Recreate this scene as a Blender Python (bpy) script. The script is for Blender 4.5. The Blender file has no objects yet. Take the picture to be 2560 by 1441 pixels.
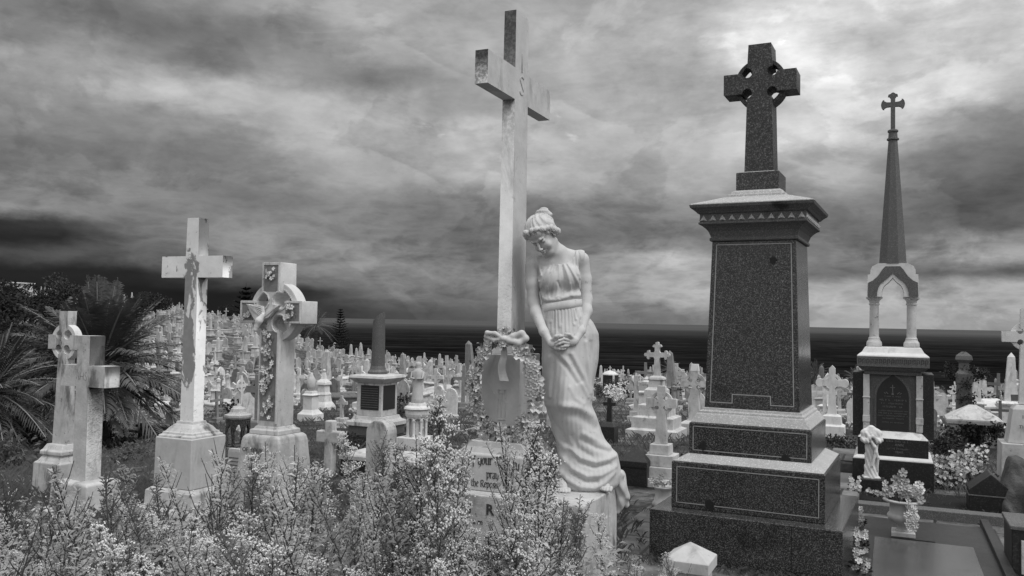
import bpy, math, random
import numpy as np
from mathutils import Vector, Matrix, noise as mnoise

C = bpy.context.scene.collection
SC = bpy.context.scene
R_ = math.radians
rnd = random.Random(7)

# ------------------------------------------------------------------ camera
FPX, CZ, YAW, ROLL = 2120.0, 1.56, R_(24.2), 0.0186
PITCH = math.atan((803.3 - 720.5) / FPX)
CAMROT = Matrix.Rotation(YAW, 3, 'Z') @ Matrix.Rotation(math.pi / 2 + PITCH, 3, 'X') @ Matrix.Rotation(ROLL, 3, 'Z')
cam_data = bpy.data.cameras.new('camera')
cam_data.sensor_width = 36.0
cam_data.lens = 36.0 * FPX / 2560.0
cam_data.clip_start = 0.05
cam_data.clip_end = 90000
cam = bpy.data.objects.new('camera', cam_data)
cam.matrix_world = Matrix.Translation((0, 0, CZ)) @ CAMROT.to_4x4()
C.objects.link(cam)
SC.camera = cam
SC.view_settings.view_transform = 'Standard'
SC.view_settings.look = 'None'
SC.view_settings.exposure = 0.0
SC.view_settings.gamma = 1.0
SC.cycles.max_bounces = 6
SC.cycles.diffuse_bounces = 3
SC.cycles.glossy_bounces = 3


def ray(u, v):
    return CAMROT @ Vector(((u - 1280) / FPX, -(v - 720.5) / FPX, -1.0))


def P(u, v, d):
    """surveyed point of the place: d metres in front of the viewer"""
    return Vector((0, 0, CZ)) + ray(u, v) * d


def PZ(u, v, z=0.0):
    r = ray(u, v)
    return Vector((0, 0, CZ)) + r * ((z - CZ) / r.z)


# ------------------------------------------------------------------ node helper
class NT:
    def __init__(s, tree):
        s.t = tree
        s.n = tree.nodes
        s.l = tree.links

    def node(s, kind, **kw):
        n = s.n.new(kind)
        for k, v in kw.items():
            setattr(n, k, v)
        return n

    def put(s, sock, val):
        if isinstance(val, bpy.types.NodeSocket):
            s.l.new(val, sock)
        elif val is not None:
            sock.default_value = val

    def m(s, op, a, b=None, c=None, clamp=False):
        n = s.node('ShaderNodeMath', operation=op, use_clamp=clamp)
        s.put(n.inputs[0], a)
        if b is not None:
            s.put(n.inputs[1], b)
        if c is not None:
            s.put(n.inputs[2], c)
        return n.outputs[0]

    def vm(s, op, a, b=None, sc=None):
        n = s.node('ShaderNodeVectorMath', operation=op)
        s.put(n.inputs[0], a)
        if b is not None:
            s.put(n.inputs[1], b)
        if sc is not None:
            s.put(n.inputs['Scale'], sc)
        return n.outputs[1] if op in ('LENGTH', 'DISTANCE', 'DOT_PRODUCT') else n.outputs[0]

    def noise(s, vec, scale, detail=5.0, rough=0.6, dist=0.0, dims='3D'):
        n = s.node('ShaderNodeTexNoise', noise_dimensions=dims)
        s.put(n.inputs['Vector'], vec)
        n.inputs['Scale'].default_value = scale
        n.inputs['Detail'].default_value = detail
        n.inputs['Roughness'].default_value = rough
        n.inputs['Distortion'].default_value = dist
        return n.outputs['Fac']

    def maprange(s, v, a, b, c=0.0, d=1.0, smooth=True):
        n = s.node('ShaderNodeMapRange', interpolation_type='SMOOTHSTEP' if smooth else 'LINEAR')
        s.put(n.inputs['Value'], v)
        for k, x in zip(('From Min', 'From Max', 'To Min', 'To Max'), (a, b, c, d)):
            s.put(n.inputs[k], x)
        return n.outputs['Result']

    def ramp(s, fac, stops):
        n = s.node('ShaderNodeValToRGB')
        e = n.color_ramp.elements
        while len(e) > 1:
            e.remove(e[-1])
        e[0].position = stops[0][0]
        e[0].color = (stops[0][1],) * 3 + (1,)
        for p, c in stops[1:]:
            q = e.new(p)
            q.color = (c, c, c, 1)
        s.put(n.inputs[0], fac)
        return n.outputs[0]

    def mixf(s, f, a, b):
        n = s.node('ShaderNodeMix', data_type='FLOAT')
        s.put(n.inputs['Factor'], f)
        s.put(n.inputs[2], a)
        s.put(n.inputs[3], b)
        return n.outputs[0]


# ------------------------------------------------------------------ sky: overcast clouds laid out by compass direction
def srgb(v):
    return v / 12.92 if v <= 0.04045 else ((v + 0.055) / 1.055) ** 2.4


AZ0, AZ1 = -0.66, 0.66           # radians either side of the viewing direction
SKYROWS = [                      # (height above the horizon in rad, [(bearing, grey) ...])
    (0.004, [(-.60, .10), (-.33, .09), (-.24, .17), (-.14, .28), (-.04, .33), (.12, .44), (.20, .48), (.36, .60), (.52, .62)]),
    (0.027, [(-.60, .07), (-.30, .07), (-.21, .22), (-.13, .44), (-.04, .38), (.12, .54), (.20, .60), (.36, .62), (.52, .60)]),
    (0.042, [(-.60, .08), (-.40, .10), (-.28, .32), (-.19, .46), (-.09, .46), (-.03, .43), (.12, .55), (.20, .60), (.36, .58), (.52, .58)]),
    (0.056, [(-.60, .24), (-.44, .30), (-.30, .40), (-.20, .50), (-.13, .50), (-.04, .45), (.12, .55), (.20, .58), (.36, .40), (.44, .38), (.56, .34)]),
    (0.076, [(-.60, .08), (-.49, .11), (-.43, .34), (-.30, .50), (-.19, .50), (-.04, .42), (.10, .52), (.14, .58), (.18, .70), (.22, .58), (.36, .44), (.52, .60)]),
    (0.090, [(-.60, .09), (-.49, .20), (-.40, .42), (-.30, .52), (-.18, .42), (-.04, .40), (.12, .50), (.19, .50), (.36, .42), (.52, .52)]),
    (0.107, [(-.60, .50), (-.52, .48), (-.44, .44), (-.30, .46), (-.26, .50), (-.13, .42), (0, .42), (.12, .42), (.36, .42), (.52, .36)]),
    (0.132, [(-.60, .45), (-.42, .48), (-.31, .42), (-.18, .48), (-.04, .46), (.12, .45), (.20, .49), (.36, .46), (.50, .36)]),
    (0.170, [(-.60, .42), (-.42, .48), (-.31, .48), (-.22, .57), (-.13, .62), (-.04, .69), (.12, .60), (.22, .65), (.33, .66), (.44, .52), (.52, .45)]),
    (0.207, [(-.60, .50), (-.42, .55), (-.31, .58), (-.22, .66), (-.13, .70), (-.06, .76), (.10, .66), (.22, .66), (.33, .86), (.39, .76), (.48, .62), (.56, .50)]),
    (0.244, [(-.60, .54), (-.47, .66), (-.39, .72), (-.31, .68), (-.22, .68), (-.15, .67), (-.08, .60), (.08, .70), (.20, .67), (.28, .74), (.34, .80), (.42, .86), (.48, .90), (.54, .70)]),
    (0.281, [(-.60, .45), (-.47, .60), (-.41, .50), (-.35, .42), (-.27, .55), (-.18, .44), (-.08, .60), (.08, .68), (.20, .66), (.28, .80), (.34, .98), (.42, .80), (.52, .80)]),
    (0.318, [(-.60, .52), (-.45, .40), (-.37, .42), (-.27, .50), (-.18, .61), (-.08, .68), (.08, .68), (.20, .70), (.25, .90), (.32, .97), (.40, .80), (.52, .84)]),
    (0.358, [(-.60, .48), (-.42, .50), (-.31, .60), (-.18, .68), (-.06, .66), (.10, .66), (.22, .72), (.30, .80), (.41, .87), (.52, .87)]),
]
SUN_AZ, SUN_EL = R_(112), R_(56)     # bearing measured clockwise from +Y


def build_world():
    w = bpy.data.worlds.new('World')
    SC.world = w
    w.use_nodes = True
    t = NT(w.node_tree)
    t.n.clear()
    out = t.node('ShaderNodeOutputWorld')
    bg = t.node('ShaderNodeBackground')
    tc = t.node('ShaderNodeTexCoord')
    d = t.vm('NORMALIZE', tc.outputs['Generated'])
    # cloud-sheet coordinates (perspective of a flat cloud deck)
    sep = t.node('ShaderNodeSeparateXYZ')
    t.put(sep.inputs[0], d)
    x, y, z = sep.outputs
    zz = t.m('ADD', t.m('MAXIMUM', z, 0.0), 0.07)
    comb = t.node('ShaderNodeCombineXYZ')
    t.put(comb.inputs[0], t.m('DIVIDE', x, zz))
    t.put(comb.inputs[1], t.m('DIVIDE', y, zz))
    deck = comb.outputs[0]
    n_big = t.noise(deck, 0.75, 7, 0.60, 0.5)
    n_fine = t.noise(deck, 2.3, 8, 0.62, 0.35)
    # round puffs in direction space
    st = t.vm('MULTIPLY', d, (1.0, 1.0, 1.9))
    n_puff = t.noise(st, 7.5, 9, 0.60, 0.25)
    n_puff2 = t.noise(st, 22.0, 6, 0.6, 0.2)
    w1 = t.m('SUBTRACT', t.noise(st, 5.0, 6, 0.62), 0.5)
    w2 = t.m('SUBTRACT', t.noise(t.vm('ADD', st, (7.3, 2.1, 4.4)), 6.0, 6, 0.62), 0.5)
    # bearing / height relative to the seaward direction
    sy, cy = math.sin(YAW), math.cos(YAW)
    rx = t.m('ADD', t.m('MULTIPLY', x, cy), t.m('MULTIPLY', y, sy))
    fy = t.m('ADD', t.m('MULTIPLY', x, -sy), t.m('MULTIPLY', y, cy))
    az = t.m('ARCTAN2', rx, fy)
    el = t.m('ARCSINE', z)
    azw = t.m('ADD', az, t.m('MULTIPLY', w1, 0.10))
    hsc = t.maprange(el, 0.0, 0.2, 0.022, 0.085)
    elw = t.m('ADD', el, t.m('MULTIPLY', w2, hsc))
    fac = t.maprange(azw, AZ0, AZ1, 0, 1, smooth=False)
    prev = None
    for i, (e, row) in enumerate(SKYROWS):
        c = t.ramp(fac, [((a - AZ0) / (AZ1 - AZ0), srgb(g)) for a, g in row])
        if prev is None:
            prev = c
        else:
            e0 = SKYROWS[i - 1][0]
            prev = t.mixf(t.maprange(elw, e0, e), prev, c)
    # texture on top of the broad pattern
    high = t.maprange(el, 0.08, 0.26)
    tex = t.m('MULTIPLY', t.m('SUBTRACT', n_puff, 0.5), t.mixf(high, 0.90, 1.0))
    tex = t.m('ADD', tex, t.m('MULTIPLY', t.m('SUBTRACT', n_fine, 0.5), t.mixf(high, 0.10, 0.18)))
    tex = t.m('ADD', tex, t.m('MULTIPLY', t.m('SUBTRACT', n_puff2, 0.5), 0.5))
    # crisp edges where one cloud bank passes in front of another
    stc = t.vm('MULTIPLY', t.vm('ADD', d, (3.3, 1.2, 5.1)), (1.0, 1.0, 1.8))
    edge = t.noise(stc, 6.0, 9, 0.57, 0.35)
    tex = t.m('ADD', tex, t.m('MULTIPLY', t.m('SUBTRACT', t.maprange(edge, 0.478, 0.53), 0.5), t.mixf(high, 0.24, 0.17)))
    edge2 = t.noise(stc, 13.0, 8, 0.6, 0.3)
    tex = t.m('ADD', tex, t.m('MULTIPLY', t.m('SUBTRACT', t.maprange(edge2, 0.45, 0.55), 0.5), 0.08))
    # rounded cauliflower edges of the low banks
    st3 = t.vm('MULTIPLY', d, (1.0, 1.0, 3.6))
    bil = t.noise(st3, 15.0, 7, 0.58, 0.3)
    bil = t.m('ABSOLUTE', t.m('SUBTRACT', t.m('MULTIPLY', bil, 2.0), 1.0))
    low = t.m('MULTIPLY', t.maprange(el, 0.20, 0.05), t.maprange(el, 0.0, 0.03))
    tex = t.m('ADD', tex, t.m('MULTIPLY', t.m('SUBTRACT', 0.22, bil), t.m('ADD', t.m('MULTIPLY', low, 0.9), 0.30)))
    # a few bright rents
    rent = t.maprange(t.noise(t.vm('ADD', st, (1.7, 8.2, 3.3)), 9.0, 6, 0.6, 0.6), 0.66, 0.78)
    tex = t.m('ADD', tex, t.m('MULTIPLY', rent, 0.55))
    seaward = t.m('MULTIPLY', prev, t.m('MAXIMUM', t.m('ADD', 1.0, tex), 0.15))
    # the rest of the overcast dome, brightest overhead
    lum = t.maprange(z, 0.0, 0.9, 0.50, SKY_TOP)
    rest = t.m('MULTIPLY', lum, t.m('ADD', 0.55, t.m('MULTIPLY', n_big, 0.9)))
    side = t.maprange(t.m('ABSOLUTE', az), 0.62, 0.95)
    up = t.maprange(el, 0.37, 0.62)
    col = t.mixf(t.m('MAXIMUM', side, up), seaward, rest)
    col = t.m('MULTIPLY', col, t.maprange(z, -0.02, 0.0, 0.15, 1.0))
    # thin clear air behind the cloud (grey, as the photograph has no colour)
    sky = t.node('ShaderNodeTexSky', sky_type='NISHITA', sun_disc=False)
    sky.sun_elevation = SUN_EL
    sky.sun_rotation = SUN_AZ
    bw = t.node('ShaderNodeRGBToBW')
    t.put(bw.inputs[0], sky.outputs[0])
    col = t.m('ADD', col, t.m('MULTIPLY', bw.outputs[0], 0.002))
    t.put(bg.inputs['Color'], col)
    bg.inputs['Strength'].default_value = 1.0
    t.l.new(bg.outputs[0], out.inputs[0])


SKY_TOP = 1.12
build_world()

sun_d = bpy.data.lights.new('sun', 'SUN')
sun_d.energy = 2.0
sun_d.angle = R_(28)
sun_d.color = (1, 1, 1)
sun = bpy.data.objects.new('sun', sun_d)
sv = Vector((math.sin(SUN_AZ) * math.cos(SUN_EL), math.cos(SUN_AZ) * math.cos(SUN_EL), math.sin(SUN_EL)))
sun.rotation_euler = sv.to_track_quat('Z', 'Y').to_euler()
sun.location = (0, 0, 40)
C.objects.link(sun)


# ------------------------------------------------------------------ materials (all grey: the place is shown in black and white)
def base_mat(name):
    m = bpy.data.materials.new(name)
    m.use_nodes = True
    t = NT(m.node_tree)
    t.n.clear()
    out = t.node('ShaderNodeOutputMaterial')
    b = t.node('ShaderNodeBsdfPrincipled')
    t.l.new(b.outputs[0], out.inputs[0])
    return m, t, b, out


def coords(t, shift=True):
    tc = t.node('ShaderNodeTexCoord')
    v = tc.outputs['Object']
    oi = t.node('ShaderNodeObjectInfo')
    if shift:
        v2 = t.vm('ADD', v, t.vm('SCALE', (3.1, 5.7, 9.3), sc=t.m('MULTIPLY', oi.outputs['Random'], 7.0)))
    else:
        v2 = v
    return v, v2, oi.outputs['Random']


def bump(t, b, h, dist, strength=1.0):
    n = t.node('ShaderNodeBump')
    n.inputs['Strength'].default_value = strength
    n.inputs['Distance'].default_value = dist
    t.put(n.inputs['Height'], h)
    t.l.new(n.outputs[0], b.inputs['Normal'])


def stone(name, col, var=0.35, streak=0.35, spots=0.3, rough=0.85, bdist=0.004, rand=0.0, lichen=0.0, scale=5.0):
    """weathered marble / sandstone: mottling, rain streaks, dark lichen spots"""
    m, t, b, o = base_mat(name)
    v, v2, r = coords(t)
    n1 = t.noise(v2, scale, 7, 0.65)
    n2 = t.noise(t.vm('MULTIPLY', v2, (5, 5, 1.3)), 1.5, 7, 0.68, 0.5)
    n4 = t.noise(v2, 1.7, 4, 0.6)
    n3 = t.noise(v2, scale * 7, 4, 0.7)
    c = t.m('MULTIPLY', col, t.m('ADD', 1.0, t.m('MULTIPLY', t.m('SUBTRACT', n1, 0.5), 2 * var)))
    c = t.m('MULTIPLY', c, t.m('ADD', 1.0, t.m('MULTIPLY', t.m('SUBTRACT', n3, 0.5), 0.5 * var)))
    c = t.m('MULTIPLY', c, t.m('SUBTRACT', 1.0, t.m('MULTIPLY', t.m('MULTIPLY', t.maprange(n2, 0.49, 0.68), t.maprange(n4, 0.38, 0.60)), streak)))
    sp = t.maprange(t.noise(v2, scale * 3.3, 6, 0.75), 0.60, 0.68)
    c = t.m('MULTIPLY', c, t.m('SUBTRACT', 1.0, t.m('MULTIPLY', sp, spots)))
    if rand:
        c = t.m('MULTIPLY', c, t.m('ADD', 1.0 - rand, t.m('MULTIPLY', r, 1.35 * rand)))
    if lichen:          # grey lichen settled on the face turned to the north wind only
        ge = t.node('ShaderNodeNewGeometry')
        gs = t.node('ShaderNodeSeparateXYZ')
        t.put(gs.inputs[0], ge.outputs['Normal'])
        lm = t.m('MULTIPLY', t.maprange(gs.outputs[1], -.5, -.8), t.maprange(t.noise(v2, 42, 6, .75), .38, .58))
        c = t.m('MULTIPLY', c, t.m('SUBTRACT', 1.0, t.m('MULTIPLY', lm, lichen)))
    t.put(b.inputs['Base Color'], t.m('MINIMUM', c, 0.85))
    b.inputs['Roughness'].default_value = rough
    b.inputs['Specular IOR Level'].default_value = 0.25
    bump(t, b, t.m('ADD', n1, t.m('MULTIPLY', n3, 0.5)), bdist)
    return m


def granite(name, lo, hi, rough=0.35, scale=95.0, stain=0.5, spec=0.5):
    """polished granite: coarse crystals, a few damp stains"""
    m, t, b, o = base_mat(name)
    v, v2, r = coords(t)
    vo = t.node('ShaderNodeTexVoronoi')
    vo.inputs['Scale'].default_value = scale
    t.put(vo.inputs['Vector'], v2)
    sp = t.node('ShaderNodeSeparateColor')
    t.put(sp.inputs[0], vo.outputs['Color'])
    g = t.maprange(sp.outputs[0], 0.30, 1.0, 0.0, 1.0)
    n = t.noise(v2, scale * 0.55, 3, 0.7)
    f = t.m('MULTIPLY', g, t.maprange(n, 0.35, 0.7))
    c = t.mixf(f, lo, hi)
    big = t.maprange(t.noise(v2, 2.6, 5, 0.6), 0.62, 0.74)
    c = t.m('MULTIPLY', c, t.m('SUBTRACT', 1.0, t.m('MULTIPLY', big, stain)))
    c = t.m('MULTIPLY', c, t.m('ADD', 0.8, t.m('MULTIPLY', t.noise(v2, 5, 4, 0.6), 0.4)))
    t.put(b.inputs['Base Color'], c)
    t.put(b.inputs['Roughness'], t.m('ADD', rough, t.m('MULTIPLY', t.noise(v2, 12, 3, 0.6), 0.12)))
    b.inputs['Specular IOR Level'].default_value = spec
    bump(t, b, n, 0.0006)
    return m


def plain(name, col, rough=0.8, var=0.3, scale=20.0, rand=0.0, spec=0.3):
    m, t, b, o = base_mat(name)
    v, v2, r = coords(t)
    c = t.m('MULTIPLY', col, t.m('ADD', 1.0, t.m('MULTIPLY', t.m('SUBTRACT', t.noise(v2, scale, 4, 0.6), 0.5), 2 * var)))
    if rand:
        c = t.m('MULTIPLY', c, t.m('ADD', 1.0 - rand, t.m('MULTIPLY', r, 1.5 * rand)))
    t.put(b.inputs['Base Color'], c)
    b.inputs['Roughness'].default_value = rough
    b.inputs['Specular IOR Level'].default_value = spec
    return m


def leaf_mat(name, col, var=0.6, scale=9.0, rand=0.5, trans=0.25):
    """foliage: clumps of lighter and darker leaves, a little light passing through"""
    m, t, b, o = base_mat(name)
    v, v2, r = coords(t)
    c = t.m('MULTIPLY', col, t.m('ADD', 1.0, t.m('MULTIPLY', t.m('SUBTRACT', t.noise(v2, scale, 5, 0.7), 0.5), 2.4 * var)))
    c = t.m('MULTIPLY', c, t.m('ADD', 1.0 - rand, t.m('MULTIPLY', r, 2.0 * rand)))
    c = t.m('MAXIMUM', c, 0.008)
    t.put(b.inputs['Base Color'], c)
    b.inputs['Roughness'].default_value = 0.75
    b.inputs['Specular IOR Level'].default_value = 0.2
    tr = t.node('ShaderNodeBsdfTranslucent')
    t.put(tr.inputs['Color'], c)
    mx = t.node('ShaderNodeMixShader')
    mx.inputs[0].default_value = trans
    t.l.new(b.outputs[0], mx.inputs[1])
    t.l.new(tr.outputs[0], mx.inputs[2])
    t.l.new(mx.outputs[0], o.inputs[0])
    return m


def stained_marble(name):
    """the plain cross: clean marble with big grey patches where the surface has worn off"""
    m, t, b, o = base_mat(name)
    v, v2, r = coords(t)
    n1 = t.noise(v, 6, 7, 0.65)
    n3 = t.noise(v, 34, 5, 0.7)
    sx = t.node('ShaderNodeSeparateXYZ')
    t.put(sx.inputs[0], v)
    # patch runs down the middle of the front, widest under the crossing
    blot = t.noise(t.vm('MULTIPLY', v, (9.5, 9.5, 4.6)), 1.0, 9, 0.66, 0.6)
    wz = t.maprange(sx.outputs[2], 2.2, 1.95, 0.0, 1.0)
    wl = t.maprange(sx.outputs[2], 0.95, 1.3, 0.0, 1.0)
    cen = t.maprange(t.m('ABSOLUTE', t.m('ADD', sx.outputs[0], 0.012)), 0.11, 0.02)
    fr = t.m('MULTIPLY', t.m('MULTIPLY', wz, wl), cen)
    mask = t.maprange(t.m('ADD', blot, t.m('MULTIPLY', fr, 0.155)), 0.560, 0.600)
    mask = t.m('MULTIPLY', mask, t.maprange(sx.outputs[2], 0.72, 0.85))
    c = t.m('MULTIPLY', 0.72, t.m('ADD', 1.0, t.m('MULTIPLY', t.m('SUBTRACT', n1, 0.5), 0.55)))
    c = t.m('MULTIPLY', c, t.m('SUBTRACT', 1.0, t.m('MULTIPLY', t.maprange(n3, 0.60, 0.72), 0.35)))
    dk = t.m('ADD', 0.13, t.m('MULTIPLY', t.noise(v, 14, 4, 0.6), 0.16))
    c = t.mixf(t.m('MULTIPLY', mask, 0.92), c, dk)
    t.put(b.inputs['Base Color'], c)
    b.inputs['Roughness'].default_value = 0.85
    b.inputs['Specular IOR Level'].default_value = 0.25
    bump(t, b, t.m('ADD', n1, t.m('MULTIPLY', mask, -0.5)), 0.004)
    return m


M = {}
M['marble'] = stone('white_marble', 0.46, 0.32, 0.35, 0.25, 0.8, 0.002, scale=6)
M['statue'] = stone('statue_marble', 0.50, 0.26, 0.22, 0.30, 0.75, 0.0012, scale=7)
M['marble_old'] = stone('old_marble', 0.46, 0.55, 0.72, 0.65, 0.9, 0.005, scale=6)
M['cross'] = stone('lichen_marble', 0.48, 0.32, 0.35, 0.25, 0.85, 0.003, lichen=0.62, scale=6)
M['recess_shade'] = stone('shaded_marble', 0.22, 0.4, 0.3, 0.4, 0.9, 0.003, scale=9)  # marble with the shade between carved flowers put into its colour
M['stained'] = stained_marble('patchy_marble')
M['carved'] = stone('carved_marble', 0.56, 0.38, 0.50, 0.45, 0.85, 0.003, scale=7)
M['far'] = stone('gravestone_stone', 0.50, 0.55, 0.6, 0.5, 0.9, 0.004, rand=0.80, scale=5)
M['bright'] = stone('bright_marble', 0.60, 0.32, 0.34, 0.35, 0.8, 0.003, scale=4)
M['granite'] = granite('dark_granite', 0.016, 0.22, 0.13, 230, 0.6)
M['granite_top'] = granite('weathered_granite', 0.32, 0.66, 0.75, 210, 0.45, 0.3)
M['granite_cap'] = granite('dull_granite', 0.08, 0.24, 0.7, 280, 0.7, 0.3)
M['granite_dull'] = granite('unpolished_granite', 0.03, 0.19, 0.55, 170, 0.5, 0.35)
M['rock'] = stone('weathered_rock', 0.10, 0.7, 0.8, 0.6, 0.95, 0.02, scale=7)
M['granite_line'] = plain('incised_line', 0.30, 0.9, 0.4, 40)
M['black'] = granite('black_granite', 0.008, 0.045, 0.4, 120, 0.4)
M['red'] = granite('mid_granite', 0.07, 0.15, 0.45, 150, 0.3)
M['slate'] = plain('slate_panel', 0.022, 0.5, 0.3, 30)
M['letter'] = plain('lead_lettering', 0.05, 0.6, 0.3, 50)
M['letter_pale'] = plain('pale_lettering', 0.14, 0.7, 0.3, 50)
M['slab'] = granite('paving_slab', 0.06, 0.13, 0.08, 230, 0.5, 0.6)


def paving_mat(name):
    """worn flags with open joints and dark growth in them"""
    m, t, b, o = base_mat(name)
    v, v2, r = coords(t, False)
    w = t.vm('ADD', v, t.vm('SCALE', (1, 1, 0), sc=t.m('MULTIPLY', t.m('SUBTRACT', t.noise(v, 3.0, 5, .6), .5), .05)))
    br = t.node('ShaderNodeTexBrick')
    t.put(br.inputs['Vector'], w)
    br.inputs['Scale'].default_value = 1.0
    br.inputs['Mortar Size'].default_value = .012
    br.inputs['Brick Width'].default_value = .62
    br.inputs['Row Height'].default_value = .47
    br.inputs['Color1'].default_value = (.14, .14, .14, 1)
    br.inputs['Color2'].default_value = (.075, .075, .075, 1)
    br.inputs['Mortar'].default_value = (.012, .012, .012, 1)
    n1, n2 = t.noise(v, 5, 8, .7), t.noise(v, 30, 5, .7)
    bw = t.node('ShaderNodeRGBToBW')
    t.put(bw.inputs[0], br.outputs['Color'])
    c = t.m('MULTIPLY', bw.outputs[0], t.m('ADD', .35, t.m('MULTIPLY', t.maprange(n1, .3, .7), 1.1)))
    c = t.m('MULTIPLY', c, t.m('ADD', .6, t.m('MULTIPLY', n2, .8)))
    t.put(b.inputs['Base Color'], c)
    t.put(b.inputs['Roughness'], t.m('ADD', .45, t.m('MULTIPLY', n1, .5)))
    bump(t, b, t.m('ADD', t.m('MULTIPLY', br.outputs['Fac'], -2.0), t.m('ADD', n1, n2)), .006)
    return m


M['pave'] = paving_mat('paving')
M['leafp'] = leaf_mat('weed_leaf', 0.42, 0.7, 14, 0.78, 0.3)
M['leafd'] = leaf_mat('dark_leaf', 0.032, 0.8, 5, 0.4, 0.15)
M['leafm'] = leaf_mat('shrub_leaf', 0.10, 0.8, 5, 0.4, 0.2)
M['palm'] = leaf_mat('palm_leaf', 0.085, 1.1, 1.6, 0.3, 0.15)
M['palm_rib'] = plain('palm_rib', 0.20, 0.7, 0.4, 6)
M['pine'] = leaf_mat('pine_needles', 0.012, 0.6, 1.0, 0.2, 0.05)
M['stem'] = plain('weed_stem', 0.07, 0.8, 0.4, 20, rand=0.5)
M['flower'] = plain('pale_flower', 0.60, 0.8, 0.25, 60, rand=0.2)
M['petal_grey'] = plain('grey_petal', 0.28, 0.7, 0.3, 40)
M['bark'] = stone('bark', 0.05, 0.6, 0.4, 0.4, 0.95, 0.01, scale=6)
M['void'] = plain('dark_opening', 0.004, 0.9, 0.2, 5)
M['stain'] = plain('damp_stain', 0.012, 0.6, 0.6, 60)
M['iron'] = plain('rusty_iron', 0.02, 0.7, 0.3, 30)


# ------------------------------------------------------------------ mesh builder
class MB:
    def __init__(s):
        s.v = []
        s.f = []

    def add(s, vs, fs, mat=None):
        o = len(s.v)
        if mat is not None:
            vs = [mat @ Vector(p) for p in vs]
        s.v += [tuple(p) for p in vs]
        s.f += [tuple(i + o for i in f) for f in fs]
        return s

    def box(s, x0, x1, y0, y1, z0, z1, mat=None):
        vs = [(x0, y0, z0), (x1, y0, z0), (x1, y1, z0), (x0, y1, z0), (x0, y0, z1), (x1, y0, z1), (x1, y1, z1), (x0, y1, z1)]
        fs = [(0, 3, 2, 1), (4, 5, 6, 7), (0, 1, 5, 4), (1, 2, 6, 5), (2, 3, 7, 6), (3, 0, 4, 7)]
        return s.add(vs, fs, mat)

    def loft(s, rings, cx=0, cy=0, mat=None):
        """stack of rectangles (z, half x, half y): pedestals, cornices, obelisks"""
        vs, fs = [], []
        for (z, hx, hy) in rings:
            vs += [(cx - hx, cy - hy, z), (cx + hx, cy - hy, z), (cx + hx, cy + hy, z), (cx - hx, cy + hy, z)]
        n = len(rings)
        fs.append((3, 2, 1, 0))
        for i in range(n - 1):
            a, b = 4 * i, 4 * i + 4
            for k in range(4):
                fs.append((a + k, a + (k + 1) % 4, b + (k + 1) % 4, b + k))
        fs.append(tuple(4 * (n - 1) + k for k in range(4)))
        return s.add(vs, fs, mat)

    def lathe(s, prof, cx=0, cy=0, n=16, mat=None, sy=1.0, ph=0.0):
        vs, fs = [], []
        for (r, z) in prof:
            for k in range(n):
                a = 2 * math.pi * k / n + ph
                vs.append((cx + r * math.cos(a), cy + sy * r * math.sin(a), z))
        for i in range(len(prof) - 1):
            for k in range(n):
                a, b = i * n + k, i * n + (k + 1) % n
                fs.append((a, b, b + n, a + n))
        fs.append(tuple(range(n))[::-1])
        fs.append(tuple((len(prof) - 1) * n + k for k in range(n)))
        return s.add(vs, fs, mat)

    def tube(s, pts, rads, n=6):
        pts = [Vector(p) for p in pts]
        vs, fs = [], []
        up = Vector((0.13, 0.21, 1))
        for i, p in enumerate(pts):
            t = (pts[min(i + 1, len(pts) - 1)] - pts[max(i - 1, 0)]).normalized()
            a = t.cross(up)
            if a.length < 1e-3:
                a = t.cross(Vector((1, 0, 0)))
            a.normalize()
            b = t.cross(a)
            r = rads[i] if hasattr(rads, '__len__') else rads
            for k in range(n):
                q = 2 * math.pi * k / n
                vs.append(p + a * (r * math.cos(q)) + b * (r * math.sin(q)))
        for i in range(len(pts) - 1):
            for k in range(n):
                x, y = i * n + k, i * n + (k + 1) % n
                fs.append((x, x + n, y + n, y))
        fs.append(tuple(range(n)))
        fs.append(tuple((len(pts) - 1) * n + k for k in range(n))[::-1])
        return s.add(vs, fs)

    def prism(s, poly, y0, y1, mat=None):
        """polygon of (x, z), counter-clockwise seen from -Y, given depth y0..y1 (simple convex-ish outlines)"""
        n = len(poly)
        vs = [(x, y0, z) for x, z in poly] + [(x, y1, z) for x, z in poly]
        fs = [tuple(range(n)), tuple(range(n, 2 * n))[::-1]]
        for k in range(n):
            j = (k + 1) % n
            fs.append((k, k + n, j + n, j))
        return s.add(vs, fs, mat)

    def ball(s, c, r, n=6, m=4, sc=(1, 1, 1)):
        vs, fs = [], []
        vs.append((c[0], c[1], c[2] - r * sc[2]))
        for i in range(1, m):
            a = -math.pi / 2 + math.pi * i / m
            for k in range(n):
                q = 2 * math.pi * k / n
                vs.append((c[0] + r * sc[0] * math.cos(a) * math.cos(q), c[1] + r * sc[1] * math.cos(a) * math.sin(q), c[2] + r * sc[2] * math.sin(a)))
        vs.append((c[0], c[1], c[2] + r * sc[2]))
        for k in range(n):
            fs.append((0, 1 + (k + 1) % n, 1 + k))
            fs.append((len(vs) - 1, len(vs) - 1 - n + k, len(vs) - 1 - n + (k + 1) % n))
        for i in range(m - 2):
            for k in range(n):
                a, b = 1 + i * n + k, 1 + i * n + (k + 1) % n
                fs.append((a, b, b + n, a + n))
        return s.add(vs, fs)

    def leaf(s, p, d, up, L, w, bend=0.0):
        """narrow bent leaf: two quads"""
        d = Vector(d).normalized()
        sd = d.cross(Vector(up))
        if sd.length < 1e-4:
            sd = Vector((1, 0, 0))
        sd = sd.normalized() * (w * 0.5)
        p = Vector(p)
        q = p + d * (L * 0.5)
        e = p + d * L - Vector((0, 0, bend * L))
        return s.add([p, q + sd, q - sd, e], [(0, 1, 2), (1, 3, 2)])

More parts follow.
